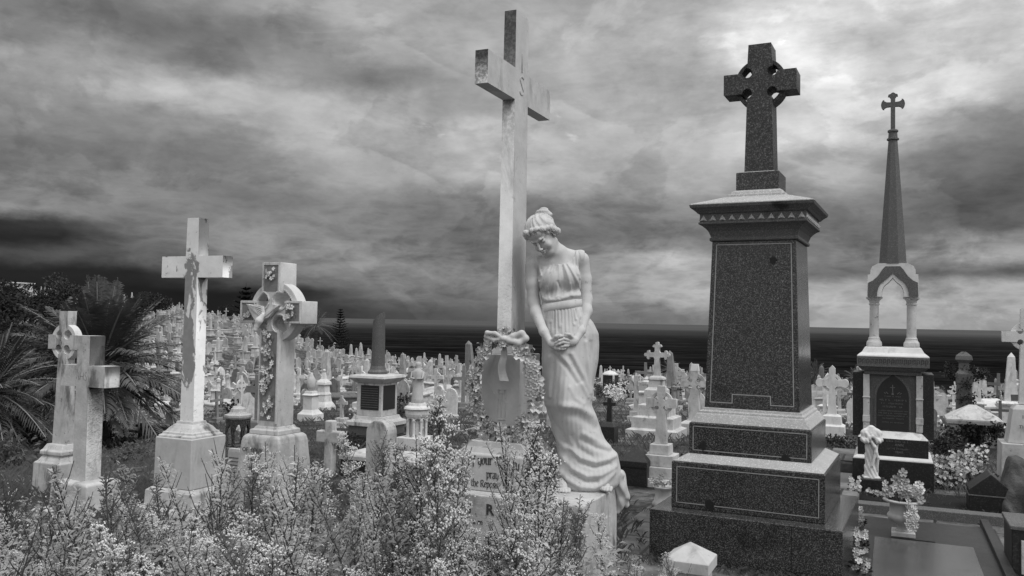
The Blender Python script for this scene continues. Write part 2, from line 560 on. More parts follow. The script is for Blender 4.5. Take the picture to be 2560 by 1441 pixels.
    def petalflower(s, p, nrm, r, n=5, cup=0.35, rot=0.0):
        """carved blossom: cupped overlapping petals round a button"""
        nrm = Vector(nrm).normalized()
        a = nrm.cross(Vector((0.2, 0.4, 0.9))).normalized()
        b = nrm.cross(a)
        p = Vector(p)
        vs, fs = [p + nrm * (r * 0.05)], []
        for k in range(n):
            q = 2 * math.pi * k / n + rot
            hw = math.pi / n * 0.98
            def at(rr, ang, h):
                return p + (a * math.cos(ang) + b * math.sin(ang)) * rr + nrm * h
            i = len(vs)
            vs += [at(r * .62, q - hw, r * cup * .75), at(r * 1.0, q - hw * .45, r * cup * .55), at(r * 1.0, q + hw * .45, r * cup * .55), at(r * .62, q + hw, r * cup * .75), at(r * .6, q, r * cup * .28)]
            fs += [(0, i, i + 4), (i, i + 1, i + 4), (i + 1, i + 2, i + 4), (i + 2, i + 3, i + 4), (i + 3, 0, i + 4)]
        s.add(vs, fs)
        c = p + nrm * (r * 0.22)
        rr = r * 0.24
        s.add([c + nrm * rr, c + a * rr, c + b * rr, c - a * rr, c - b * rr, c - nrm * rr], [(0, 1, 2), (0, 2, 3), (0, 3, 4), (0, 4, 1), (5, 2, 1), (5, 3, 2), (5, 4, 3), (5, 1, 4)])
        return s

    def mesh(s, name, mat, smooth=False):
        me = bpy.data.meshes.new(name)
        me.from_pydata(s.v, [], s.f)
        me.materials.append(mat)
        if smooth:
            me.polygons.foreach_set('use_smooth', [True] * len(me.polygons))
        me.update()
        return me

    def build(s, name, mat, parent=None, smooth=False, bevel=0.0, loc=None, rot=None):
        o = bpy.data.objects.new(name, s.mesh(name, mat, smooth))
        return link(o, parent, bevel, loc, rot)


def link(o, parent=None, bevel=0.0, loc=None, rot=None):
    C.objects.link(o)
    if parent is not None:
        o.parent = parent
    if loc is not None:
        o.location = loc
    if rot is not None:
        o.rotation_euler = rot
    if bevel:
        b = o.modifiers.new('bevel', 'BEVEL')
        b.width = bevel
        b.segments = 2
        b.limit_method = 'ANGLE'
        b.angle_limit = R_(35)
    return o


def tag(o, label=None, cat=None, group=None, kind=None):
    if label:
        o['label'] = label
    if cat:
        o['category'] = cat
        if not kind:
            o['kind'] = 'thing'
    if group:
        o['group'] = group
    if kind:
        o['kind'] = kind
    return o


def thing(name, label, cat, loc=(0, 0, 0), rot=(0, 0, 0), group=None):
    o = bpy.data.objects.new(name, None)
    o.empty_display_size = 0.2
    o.location = loc
    o.rotation_euler = rot if hasattr(rot, '__len__') else (0, 0, rot)
    C.objects.link(o)
    return tag(o, label, cat, group)


def curve_mesh(cu, name, mat, conv=True):
    ob = bpy.data.objects.new('tmp', cu)
    C.objects.link(ob)
    dg = bpy.context.evaluated_depsgraph_get()
    me = bpy.data.meshes.new_from_object(ob.evaluated_get(dg))
    bpy.data.objects.remove(ob)
    bpy.data.curves.remove(cu)
    if conv:
        for vv in me.vertices:
            x, y, z = vv.co
            vv.co = (x, -z, y)
    me.name = name
    me.materials.clear()
    me.materials.append(mat)
    return me


def plate(name, loops, thick, mat, parent=None, bevel=0.0, loc=None, rot=None, bev_mod=0.0):
    """outline (with holes) in the XZ plane given real thickness along Y, centred on y = 0"""
    cu = bpy.data.curves.new('tmpc', 'CURVE')
    cu.dimensions = '2D'
    cu.fill_mode = 'BOTH'
    cu.extrude = thick / 2 - bevel
    cu.bevel_depth = bevel
    cu.bevel_resolution = 1
    cu.offset = -bevel
    for lp in loops:
        sp = cu.splines.new('POLY')
        sp.points.add(len(lp) - 1)
        for i, (x, z) in enumerate(lp):
            sp.points[i].co = (x, z, 0, 1)
        sp.use_cyclic_u = True
    o = bpy.data.objects.new(name, curve_mesh(cu, name, mat))
    return link(o, parent, bev_mod, loc, rot)


def text(name, body, size, mat, parent, loc, rot=(0, 0, 0), ext=0.001, align='CENTER', off=0.0, sx=1.0):
    cu = bpy.data.curves.new('tmpt', 'FONT')
    cu.body = body
    cu.size = size
    cu.extrude = ext
    cu.offset = off
    cu.align_x = align
    cu.align_y = 'CENTER'
    cu.resolution_u = 2
    me = curve_mesh(cu, name, mat)
    for vv in me.vertices:
        vv.co.x *= sx
    return link(bpy.data.objects.new(name, me), parent, 0, loc, rot)


def cross_outline(wt, wm, wb, ah, a0, a1, z0, z1, notch=0.0, n=9):
    """upright cross: half widths at top / crossing / foot, arm half length, arm heights, foot and top heights"""
    def arc(cx, cz, st, en):
        return [(cx + notch * math.cos(st + (en - st) * i / n), cz + notch * math.sin(st + (en - st) * i / n)) for i in range(n + 1)]
    p = [(-wb, z0), (wb, z0)]
    h = math.pi / 2
    if notch:
        p += arc(wm, a0, -h, -h + 3 * h) [::1] if False else arc(wm, a0, -h, -4 * h)
    else:
        p += [(wm, a0)]
    p += [(ah, a0), (ah, a1)]
    p += arc(wm, a1, 0, -3 * h) if notch else [(wm, a1)]
    p += [(wt, z1), (-wt, z1)]
    p += arc(-wm, a1, h, -2 * h) if notch else [(-wm, a1)]
    p += [(-ah, a1), (-ah, a0)]
    p += arc(-wm, a0, 2 * h, -h) if notch else [(-wm, a0)]
    return p


def ring_mb(r0, r1, cz, hy, a_in, n=8, yoff=0.0):
    """four arc pieces of a wheel cross"""
    mb = MB()
    for q in range(4):
        s, e = q * math.pi / 2 + a_in, (q + 1) * math.pi / 2 - a_in
        pts = [s + (e - s) * i / n for i in range(n + 1)]
        vs, fs = [], []
        for a in pts:
            for r in (r0, r1):
                for y in (-hy, hy):
                    vs.append((r * math.cos(a), y + yoff, cz + r * math.sin(a)))
        for i in range(n):
            a, b = 4 * i, 4 * i + 4
            fs += [(a, b, b + 2, a + 2), (a + 1, a + 3, b + 3, b + 1), (a + 2, b + 2, b + 3, a + 3), (a, a + 1, b + 1, b)]
        fs += [(0, 2, 3, 1), (4 * n, 4 * n + 1, 4 * n + 3, 4 * n + 2)]
        mb.add(vs, fs)
    return mb


# broad-nib pen strokes for the gothic inscription
GLY = {
    'O': ([[(.55, 1.3), (.25, 1.25), (.05, .9), (.05, .4), (.25, .05), (.55, .05), (.75, .4), (.75, .9), (.5, 1.3)], [(.4, 1.2), (.4, .15)]], .95),
    'C': ([[(.75, 1.25), (.5, 1.4), (.2, 1.2), (.05, .8), (.1, .3), (.35, 0), (.7, .1)], [(.4, 1.25), (.4, .5)]], .9),
    'o': ([[(.08, .8), (.08, .2), (.28, 0), (.48, .2), (.48, .8), (.28, 1), (.08, .8)]], .62),
    'f': ([[(.45, 1.35), (.25, 1.4), (.15, 1.15), (.15, -.25)], [(0, .95), (.4, .95)]], .5),
    'y': ([[(.0, 1), (.1, .85), (.1, .2), (.28, 0), (.5, .15)], [(.5, 1), (.5, .1), (.4, -.25), (.15, -.4)]], .64),
    'u': ([[(.0, 1), (.1, .85), (.1, .2), (.25, 0), (.48, .2)], [(.4, 1), (.5, .85), (.5, .1), (.6, 0)]], .68),
    'r': ([[(0, 1), (.1, .85), (.1, .1), (.2, 0)], [(.1, .75), (.3, 1), (.42, .85)]], .46),
    'h': ([[(0, 1.5), (.1, 1.4), (.1, .1), (.2, 0)], [(.1, .75), (.3, 1), (.48, .85), (.48, .2), (.35, -.15)]], .64),
    'a': ([[(.08, .9), (.28, 1), (.46, .85), (.46, .1), (.56, 0)], [(.46, .55), (.18, .5), (.08, .3), (.12, .1), (.28, 0), (.46, .2)]], .64),
    'i': ([[(0, 1), (.1, .85), (.1, .1), (.2, 0)], [(.06, 1.35), (.16, 1.25)]], .3),
    't': ([[(.15, 1.3), (.15, .15), (.3, 0), (.42, .1)], [(0, .98), (.38, .98)]], .46),
    'p': ([[(0, 1), (.1, .85), (.1, -.4)], [(.1, .75), (.3, 1), (.5, .8), (.5, .2), (.3, 0), (.1, .15)]], .64),
    'e': ([[(.1, .5), (.45, .65), (.42, .9), (.25, 1), (.08, .8), (.08, .2), (.28, 0), (.48, .12)]], .58),
    's': ([[(.42, .9), (.22, 1), (.06, .82), (.42, .3), (.4, .12), (.2, 0), (.04, .1)]], .52),
    'R': ([[(.1, 1.35), (.1, .1), (.22, 0)], [(.0, 1.2), (.3, 1.4), (.6, 1.25), (.58, .85), (.12, .7)], [(.3, .75), (.5, .3), (.72, 0)]], .8),
    'l': ([[(0, 1.5), (.1, 1.4), (.1, .1), (.2, 0)]], .3),
    ' ': ([], .4),
}


def nib_text(name, body, xh, mat, parent, loc, arch=0.0, nib=.19):
    mb = MB()
    W = sum(GLY[c][1] for c in body) * xh
    x = -W / 2
    nx, nz = nib * xh * .5 * .8, nib * xh * .5 * .6
    for c in body:
        for st in GLY[c][0]:
            for (a, b), (c2, d) in zip(st[:-1], st[1:]):
                mid = x + (a + c2) / 2 * xh
                dz = arch * (1 - (2 * mid / W) ** 2)
                X0, Z0, X1, Z1 = x + a * xh, b * xh + dz, x + c2 * xh, d * xh + dz
                q = [(X0 - nx, Z0 - nz), (X0 + nx, Z0 + nz), (X1 + nx, Z1 + nz), (X1 - nx, Z1 - nz)]
                ar = sum(q[i][0] * q[(i + 1) % 4][1] - q[(i + 1) % 4][0] * q[i][1] for i in range(4))
                if ar < 0:
                    q = q[::-1]
                mb.prism(q, -0.0012, 0.004)
        x += GLY[c][1] * xh
    return mb.build(name, mat, parent, loc=loc)


# ------------------------------------------------------------------ sculpting: signed-distance field -> one continuous surface
class Field:
    def __init__(s, lo, hi, h):
        s.lo = np.array(lo, float)
        s.h = h
        n = np.ceil((np.array(hi) - s.lo) / h).astype(int) + 1
        s.ax = [(s.lo[i] + h * np.arange(n[i])).astype(np.float32) for i in range(3)]
        s.F = np.full(n, 0.06, np.float32)

    def sub(s, lo, hi):
        sl = []
        for i in range(3):
            a = int(max(0, math.floor((lo[i] - s.lo[i]) / s.h)))
            b = int(min(len(s.ax[i]), math.ceil((hi[i] - s.lo[i]) / s.h) + 1))
            sl.append(slice(a, max(a, b)))
        X = s.ax[0][sl[0]][:, None, None]
        Y = s.ax[1][sl[1]][None, :, None]
        Z = s.ax[2][sl[2]][None, None, :]
        return tuple(sl), X, Y, Z

    def put(s, fn, lo, hi, k=0.02, op='add'):
        m = 0.05 + k
        sl, X, Y, Z = s.sub([a - m for a in lo], [a + m for a in hi])
        if any(q.stop <= q.start for q in sl):
            return
        d = fn(X, Y, Z).astype(np.float32)
        F = s.F[sl]
        if op == 'add':
            hh = np.clip(0.5 + 0.5 * (F - d) / k, 0, 1)
            s.F[sl] = F * (1 - hh) + d * hh - k * hh * (1 - hh)
        else:
            d = -d
            hh = np.clip(0.5 - 0.5 * (F - d) / k, 0, 1)
            s.F[sl] = F * (1 - hh) + d * hh + k * hh * (1 - hh)

    def cap(s, a, b, ra, rb, k=0.02, op='add'):
        a, b = np.array(a, float), np.array(b, float)
        ba = b - a
        bb = float(ba @ ba) + 1e-12

        def fn(X, Y, Z):
            px, py, pz = X - a[0], Y - a[1], Z - a[2]
            t = np.clip((px * ba[0] + py * ba[1] + pz * ba[2]) / bb, 0, 1)
            return np.sqrt((px - t * ba[0]) ** 2 + (py - t * ba[1]) ** 2 + (pz - t * ba[2]) ** 2) - (ra + (rb - ra) * t)
        r = max(ra, rb)
        s.put(fn, np.minimum(a, b) - r, np.maximum(a, b) + r, k, op)
        return s

    def chain(s, pts, rads, k=0.012, op='add'):
        for i in range(len(pts) - 1):
            s.cap(pts[i], pts[i + 1], rads[i], rads[i + 1], k, op)
        return s

    def ell(s, c, r, k=0.02, rot=None, op='add', disp=None):
        c, r = np.array(c, float), np.array(r, float)
        Rm = np.eye(3) if rot is None else np.array(rot, float)      # rows are the axes

        def fn(X, Y, Z):
            px, py, pz = X - c[0], Y - c[1], Z - c[2]
            q = [Rm[i, 0] * px + Rm[i, 1] * py + Rm[i, 2] * pz for i in range(3)]
            k0 = np.sqrt(sum((q[i] / r[i]) ** 2 for i in range(3)))
            k1 = np.sqrt(sum((q[i] / r[i] ** 2) ** 2 for i in range(3))) + 1e-9
            d = k0 * (k0 - 1) / k1
            return d if disp is None else d + disp(X, Y, Z, q)
        R1 = float(r.max())
        s.put(fn, c - R1, c + R1, k, op)
        return s

    def mesh(s, name, mat):
        F = s.F
        ins = F < 0
        cnt = np.zeros(tuple(n - 1 for n in F.shape), np.int8)
        for i in (0, 1):
            for j in (0, 1):
                for k in (0, 1):
                    cnt += ins[i:F.shape[0] - 1 + i, j:F.shape[1] - 1 + j, k:F.shape[2] - 1 + k]
        act = (cnt > 0) & (cnt < 8)
        I, J, K = np.nonzero(act)
        idx = np.full(act.shape, -1, np.int64)
        idx[I, J, K] = np.arange(len(I))
        co = [(i, j, k) for i in (0, 1) for j in (0, 1) for k in (0, 1)]
        V = {c: F[I + c[0], J + c[1], K + c[2]] for c in co}
        acc = np.zeros((len(I), 3))
        num = np.zeros(len(I))
        for a in co:
            for ax in range(3):
                if a[ax] == 0:
                    b = list(a)
                    b[ax] = 1
                    b = tuple(b)
                    m = (V[a] < 0) != (V[b] < 0)
                    t = np.where(m, V[a] / np.where(m, V[a] - V[b], 1), 0)
                    p = np.zeros((len(I), 3))
                    p[:] = a
                    p[:, ax] += t
                    acc += p * m[:, None]
                    num += m
        pos = (acc / num[:, None] + np.stack([I, J, K], 1)) * s.h + s.lo
        faces = []
        for ax in range(3):
            n = F.shape
            sl0 = [slice(0, None)] * 3
            sl1 = [slice(0, None)] * 3
            sl0[ax] = slice(0, n[ax] - 1)
            sl1[ax] = slice(1, n[ax])
            ch = ins[tuple(sl0)] != ins[tuple(sl1)]
            e = list(np.nonzero(ch))
            u, w = (ax + 1) % 3, (ax + 2) % 3
            ok = (e[u] > 0) & (e[w] > 0) & (e[u] < n[u] - 1) & (e[w] < n[w] - 1)
            e = [q[ok] for q in e]
            inside0 = ins[tuple(e)]
            def cell(du, dw):
                q = [e[0].copy(), e[1].copy(), e[2].copy()]
                q[u] = q[u] - du
                q[w] = q[w] - dw
                return idx[tuple(q)]
            A, B, D, E_ = cell(1, 1), cell(0, 1), cell(0, 0), cell(1, 0)
            quad = np.stack([A, B, D, E_], 1)
            quad[~inside0] = quad[~inside0][:, ::-1]
            faces.append(quad)
        faces = np.concatenate(faces)
        faces = faces[(faces >= 0).all(1)]
        return np_mesh(name, pos, faces, mat)


def np_mesh(name, pos, quads, mat):
    me = bpy.data.meshes.new(name)
    me.vertices.add(len(pos))
    me.vertices.foreach_set('co', np.asarray(pos, np.float32).ravel())
    nq, w = quads.shape
    me.loops.add(nq * w)
    me.loops.foreach_set('vertex_index', quads.astype(np.int32).ravel())
    me.polygons.add(nq)
    me.polygons.foreach_set('loop_start', np.arange(nq, dtype=np.int32) * w)
    me.polygons.foreach_set('use_smooth', np.ones(nq, bool))
    me.materials.append(mat)
    me.update(calc_edges=True)
    me.validate()
    return me


def nrmz(v):
    v = np.array(v, float)
    return v / np.linalg.norm(v)


# ------------------------------------------------------------------ the mourning woman
KS = 0.00245            # metres per surveyed pixel at the statue
ZS = 0.54               # top of the plinth


def L3(u, v, w):
    """statue's own axes: x to the viewer's right, y away, z up (from survey marks u, v and depth w toward the viewer)"""
    return np.array([(u - 1440) * KS - ROLL * (1217 - v) * KS, -w, (1217 - v) * KS])


def L3v(pts):
    return [L3(*p) for p in pts]


def seg_dist(u, v, poly):
    """distance from points (arrays) to a polyline, in pixels"""
    best = None
    for (a, b), (c, d) in zip(poly[:-1], poly[1:]):
        dx, dy = c - a, d - b
        t = np.clip(((u - a) * dx + (v - b) * dy) / (dx * dx + dy * dy + 1e-9), 0, 1)
        q = (u - a - t * dx) ** 2 + (v - b - t * dy) ** 2
        best = q if best is None else np.minimum(best, q)
    return np.sqrt(best)


FOLDS = [  # drapery creases and ridges: (height in mm, half width in px, line)
    (16, 9, [(1402, 1006), (1425, 1005), (1447, 1012), (1480, 1032), (1502, 1058)]),
    (-12, 10, [(1398, 1022), (1440, 1030), (1484, 1062)]),
    (15, 5.5, [(1359, 1000), (1363, 1040), (1386, 1078), (1409, 1113)]),
    (-16, 5.5, [(1368, 1018), (1378, 1048), (1400, 1078), (1420, 1108)]),
    (13, 6, [(1413, 1105), (1445, 1133), (1483, 1143), (1518, 1136), (1537, 1129)]),
    (-12, 4, [(1420, 1120), (1447, 1147), (1483, 1158), (1520, 1150)]),
    (14, 6, [(1400, 1130), (1427, 1160), (1462, 1177), (1497, 1174), (1532, 1157)]),
    (-18, 4, [(1425, 1172), (1460, 1190), (1486, 1190)]),
    (13, 6, [(1392, 1160), (1412, 1186), (1445, 1204), (1480, 1206), (1506, 1192), (1530, 1170)]),
    (-10, 4, [(1392, 1175), (1410, 1197), (1440, 1212)]),
    (11, 7, [(1455, 1075), (1490, 1095), (1520, 1110)]),
    (-9, 5, [(1448, 1088), (1485, 1110), (1525, 1122)]),
    (9, 5, [(1427, 880), (1440, 905), (1456, 935), (1470, 975)]),
    (-8, 5, [(1418, 885), (1432, 915), (1448, 945)]),
    (9, 4.5, [(1462, 850), (1466, 900), (1472, 950), (1476, 990)]),
    (-7, 5, [(1474, 850), (1480, 900), (1482, 960)]),
    (7, 4, [(1388, 872), (1420, 905), (1446, 945), (1466, 985)]),
    (-7, 4, [(1378, 878), (1410, 912), (1436, 950)]),
    (6, 5, [(1372, 890), (1368, 940), (1370, 985)]),
    (7, 5, [(1420, 960), (1432, 985), (1452, 1000)]),
    (8, 6, [(1378, 1060), (1396, 1100), (1408, 1140), (1398, 1180)]),
    (-8, 6, [(1425, 1080), (1440, 1110), (1470, 1128)]),
]
gr = random.Random(17)
gu = 1357.0
while gu < 1450:
    ln, sl = gr.uniform(22, 78), (gu - 1404) * .12 + gr.uniform(-4, 4)
    FOLDS.append((gr.uniform(2.5, 7.5), gr.uniform(1.6, 2.8), [(gu, 770), (gu + sl * .4, 770 + ln * .5), (gu + sl, 770 + ln)]))
    gu += gr.uniform(4.2, 9.5)
    FOLDS.append((-gr.uniform(3, 6), gr.uniform(1.6, 2.4), [(gu - 3, 770), (gu - 3 + sl * .6, 770 + ln * .8)]))

BFOLDS = [
    (5.0, 3, [(1383, 655), (1370, 690), (1362, 735)]), (-3.7, 3, [(1389, 655), (1380, 700), (1374, 738)]),
    (5.0, 3, [(1396, 655), (1396, 695), (1388, 738)]), (-3.7, 3, [(1402, 655), (1408, 695), (1404, 735)]),
    (5.0, 3, [(1408, 655), (1420, 695), (1430, 735)]), (-3.1, 3, [(1414, 655), (1430, 690), (1444, 728)]),
    (5.0, 3, [(1418, 655), (1436, 688), (1452, 715)]), (4.3, 3, [(1374, 657), (1358, 690), (1350, 715)]),
    (5.6, 3, [(1327, 638), (1335, 665), (1344, 700)]), (-4.3, 2.5, [(1334, 640), (1341, 668), (1347, 695)]), (5.0, 2.6, [(1341, 643), (1347, 668), (1350, 685)]),
    (5.0, 2.6, [(1440, 622), (1443, 650), (1449, 690)]), (-4.3, 2.5, [(1446, 622), (1449, 655), (1452, 685)]), (4.3, 2.5, [(1433, 625), (1434, 650), (1442, 680)]),
    (14.4, 7, [(1350, 738), (1366, 748), (1385, 746), (1410, 739), (1432, 733), (1452, 731)]),
    (-5.0, 2.5, [(1392, 700), (1400, 720), (1398, 742)]), (3.7, 3, [(1365, 715), (1370, 740)]), (3.7, 3, [(1422, 705), (1424, 733)]),
]


def fold_height(u, v, folds):
    h = np.zeros_like(u)
    for a, wd, ln in folds:
        k = 0.00092 if abs(a) >= 9 and folds is FOLDS else 0.00108
        h = h + a * k * np.exp(-(seg_dist(u, v, ln) / (wd * 1.12)) ** 2)
    return h


SKIRT = [  # v, left, right, depth forward, depth back, centre w
    (738, 1354, 1452, .090, .085, .03), (752, 1355, 1453, .095, .09, .03), (775, 1352, 1462, .105, .10, .03), (800, 1351, 1484, .120, .12, .02), (828, 1353, 1497, .130, .13, .02), (860, 1355, 1498, .135, .13, .02),
    (896, 1354, 1495, .135, .13, .03), (931, 1355, 1488, .130, .13, .04), (973, 1358, 1481, .130, .13, .05), (1008, 1362, 1477, .135, .13, .06), (1053, 1376, 1493, .125, .14, .05),
    (1095, 1391, 1511, .125, .15, .03), (1133, 1394, 1544, .14, .16, .02), (1181, 1391, 1553, .155, .17, .02), (1203, 1391, 1549, .16, .17, .02), (1214, 1394, 1540, .155, .16, .02), (1217, 1398, 1534, .14, .14, .02)]


def build_skirt(mat):
    vs = np.array([r[0] for r in SKIRT], float)
    vv = np.linspace(vs[0], vs[-1], 260)
    col = [np.interp(vv, vs, np.array([r[i] for r in SKIRT], float)) for i in range(1, 6)]
    ker = np.array([1, 2, 3, 4, 3, 2, 1], float)
    ker /= ker.sum()
    col = [np.convolve(np.pad(c, 3, mode='edge'), ker, mode='valid') for c in col]
    N = 220
    th = np.linspace(0, 2 * math.pi, N, endpoint=False)
    ct, stn = np.cos(th)[None], np.sin(th)[None]
    lf, rt, df, db, cw = [c[:, None] for c in col]
    u = (lf + rt) / 2 + (rt - lf) / 2 * np.sign(ct) * np.abs(ct) ** 0.9
    w = cw + np.where(stn > 0, df, db) * np.sign(stn) * np.abs(stn) ** 0.9
    V = np.repeat(vv[:, None], N, 1)
    front = np.clip((stn + 0.25) / 0.6, 0, 1)
    h = fold_height(u, V, FOLDS) * front
    back = 0.010 * np.sin(th * 17)[None] * (1 - front) * np.clip((V - 750) / 150, 0, 1)
    fine = 0.0011 * np.sin(u * 0.55 + 3 * np.sin(V * 0.02)) * np.clip((V - 840) / 80, 0, 1) * front
    d = h + back + fine
    # belly and thigh under the cloth
    w = w + 0.03 * np.exp(-((u - 1405) / 45) ** 2 - ((V - 850) / 60) ** 2) * front
    w = w + 0.055 * np.exp(-((u - 1410) / 30) ** 2 - ((V - 985) / 75) ** 2) * front
    uu = u + d / KS * ct * 0.8
    w = w + d * np.clip(stn, -1, 1)
    x = (uu - 1440) * KS - ROLL * (1217 - V) * KS
    pos = np.stack([x, -w, (1217 - V) * KS], 2).reshape(-1, 3)
    n = len(vv)
    i = np.arange(n - 1)[:, None] * N
    k = np.arange(N)[None]
    a = (i + k).ravel()
    b = (i + (k + 1) % N).ravel()
    q = np.stack([a, b, b + N, a + N], 1)
    return np_mesh('skirt', pos, q, mat)


def build_mourner():
    """life-size marble figure of a mourning woman"""
    mat = M['statue']
    # --- head axes: bowed, turned and tipped towards the cross
    t = nrmz([-.56, -.40, .73])
    f = np.array([-.42, -.76, -.44])
    f = nrmz(f - (f @ t) * t)
    r = np.cross(f, t)
    r = r if r[0] > 0 else -r
    hc = L3(1353, 584, .105)

    def H(a, b, c):        # right, forward, up in head axes
        return hc + r * a + f * b + t * c
    rotm = np.stack([r, f, t])
    B = Field((-.36, -.36, .80), (.20, .20, 1.80), .0036)
    # torso under the dress
    B.ell(L3(1397, 690, .02), (.130, .085, .135), .03)
    B.ell(L3(1403, 745, .02), (.112, .08, .10), .04)
    B.cap(L3(1338, 652, .02), L3(1448, 640, .01), .045, .045, .04)
    B.ell(L3(1372, 694, .095), (.052, .04, .055), .03)
    B.ell(L3(1424, 688, .09), (.052, .04, .055), .03)
    # neck and throat
    B.chain([H(-.005, -.03, -.05), L3(1388, 625, .05), L3(1399, 652, .02)], [.052, .052, .06], .03)
    B.chain([L3(1405, 622, .02), L3(1425, 634, .0), L3(1450, 640, .0)], [.035, .036, .04], .04)
    B.chain([L3(1378, 652, .06), L3(1352, 655, .03)], [.03, .03], .04)
    # arms
    sc = KS
    B.chain([L3(1457, 641, .0), L3(1464, 690, -.005), L3(1467, 742, .01), L3(1466, 772, .05), L3(1450, 822, .135), L3(1436, 842, .168)], [.045, .041, .037, .034, .025, .022], .02)
    B.chain([L3(1329, 660, .02), L3(1330, 705, .025), L3(1333, 752, .03), L3(1338, 778, .06), L3(1357, 826, .142), L3(1369, 846, .172)], [.044, .041, .037, .034, .026, .022], .02)
    # head
    B.ell(H(0, -.018, .035), (.074, .092, .088), .02, rotm)
    B.ell(H(0, .012, -.045), (.056, .068, .068), .03, rotm)
    B.ell(H(0, .055, -.098), (.020, .018, .017), .022, rotm)            # chin
    B.chain([H(-.045, -.01, -.065), H(-.022, .045, -.10)], [.016, .014], .03)
    B.chain([H(.045, -.01, -.065), H(.022, .045, -.10)], [.016, .014], .03)
    B.ell(H(0, .062, .045), (.055, .025, .032), .03, rotm)              # forehead
    for sg in (-1, 1):
        B.ell(H(sg * .030, .082, -.002), (.017, .011, .010), .010, rotm, op='sub')     # socket
        B.ell(H(sg * .030, .066, -.004), (.0145, .0155, .0115), .004, rotm)            # lowered lid
        B.chain([H(sg * .012, .086, .012), H(sg * .030, .087, .018), H(sg * .048, .070, .012)], [.0035, .004, .003], .012)   # brow
        B.ell(H(sg * .034, .058, -.045), (.022, .018, .02), .025, rotm)                # cheek
        B.ell(H(sg * .076, -.012, -.012), (.009, .018, .030), .006, rotm)              # ear
        B.ell(H(sg * .081, -.006, -.012), (.006, .008, .016), .005, rotm, op='sub')
        B.ell(H(sg * .008, .096, -.044), (.0065, .009, .006), .006, rotm)              # nostril wing
    B.chain([H(0, .084, .012), H(0, .094, -.016), H(0, .107, -.038)], [.0058, .0064, .0072], .010)    # nose
    B.chain([H(-.018, .075, -.0705), H(-.006, .087, -.0635), H(0, .088, -.0645), H(.006, .087, -.0635), H(.018, .075, -.0705)], [.003, .0048, .0042, .0048, .003], .005)
    B.chain([H(-.014, .076, -.0760), H(0, .087, -.0755), H(.014, .076, -.0760)], [.003, .0058, .003], .006)
    B.chain([H(-.020, .076, -.0735), H(0, .0905, -.0692), H(.020, .076, -.0735)], [.0014, .0016, .0014], .003, op='sub')
    # hands: palms, then five fingers each, laced together in front
    B.ell(L3(1426, 849, .185), (.036, .020, .027), .015, [nrmz([1, 0, .25]), nrmz([0, 1, 0]), nrmz([-.25, 0, 1])])
    B.ell(L3(1378, 855, .190), (.034, .020, .027), .015, [nrmz([1, 0, -.35]), nrmz([0, 1, 0]), nrmz([.35, 0, 1])])
    for (a, b, c, d) in (((1419, 838, .198), (1408, 834, .222), (1396, 836, .224), (1388, 841, .214)),
                         ((1416, 845, .202), (1405, 842, .230), (1393, 846, .232), (1385, 852, .220)),
                         ((1414, 852, .202), (1403, 850, .230), (1393, 854, .230), (1386, 858, .220)),
                         ((1415, 858, .198), (1406, 859, .220), (1399, 861, .222), (1393, 863, .214))):
        B.chain([L3(*a), L3(*b), L3(*c), L3(*d)], [.0095, .0088, .008, .0068], .004)
    for (a, b, c, d) in (((1383, 845, .204), (1394, 839, .214), (1404, 838, .210), (1411, 842, .204)),
                         ((1386, 852, .206), (1398, 849, .214), (1408, 849, .210), (1415, 852, .204)),
                         ((1387, 859, .206), (1397, 858, .214), (1406, 858, .212), (1413, 860, .205)),
                         ((1384, 865, .204), (1393, 866.5, .216), (1401, 866.5, .216), (1408, 866, .210))):
        B.chain([L3(*a), L3(*b), L3(*c), L3(*d)], [.0095, .0086, .008, .0066], .004)
    B.chain([L3(1428, 840, .19), L3(1418, 831, .214), L3(1408, 829, .226)], [.011, .010, .0075], .006)     # thumbs
    B.chain([L3(1377, 845, .20), L3(1385, 836, .216), L3(1396, 832, .220)], [.011, .010, .0075], .006)
    root = thing('mourning_statue', 'life-size marble woman with bowed head and clasped hands leaning beside the tall white cross', 'statue',
                 PZ(1440, 1217, ZS), (0, 0, YAW))
    body = link(bpy.data.objects.new('body', B.mesh('body', mat)), root)
    # --- feet
    for base, tip, up in ((L3(1400, 1210, .08), L3(1403, 1217, .205), .0), (L3(1522, 1202, .06), L3(1508, 1212, .195), .0)):
        Ft = Field((-.22, -.36, -.015), (.36, .06, .12), .0036)
        Ft.chain([base + np.array([0, 0, .03]), tip + np.array([0, .05, .024])], [.038, .028], .02)
        ax = nrmz(tip - base)
        sd = nrmz(np.cross(ax, [0, 0, 1]))
        for i, (off, ln, rr) in enumerate(((-.031, .030, .0125), (-.012, .034, .010), (.004, .030, .0092), (.018, .024, .0085), (.031, .016, .008))):
            s0 = tip + sd * off + np.array([0, .03, .015])
            Ft.chain([s0, s0 + ax * (ln * .6) + np.array([0, 0, .004]), s0 + ax * ln + np.array([0, 0, -.003])], [rr * 1.1, rr, rr * .9], .005)
        link(bpy.data.objects.new('foot', Ft.mesh('foot', mat)), root)
    # --- bodice
    D = Field((-.36, -.26, 1.10), (.16, .16, 1.56), .0036)
    g = .010
    D.ell(L3(1397, 692, .02), (.130 + g, .085 + g, .135 + g), .03)
    D.ell(L3(1403, 742, .025), (.118 + g, .085 + g, .075), .04)
    D.cap(L3(1334, 654, .02), L3(1452, 636, .01), .046 + g * .6, .046 + g * .6, .045)
    D.ell(L3(1372, 694, .095), (.052 + g, .04 + g, .056 + g), .03)
    D.ell(L3(1424, 688, .09), (.052 + g, .04 + g, .056 + g), .03)
    X, Y, Z = D.ax[0][:, None, None], D.ax[1][None, :, None], D.ax[2][None, None, :]
    v_ = 1217 - Z / KS
    u_ = X / KS + 1440 + ROLL * (1217 - v_)
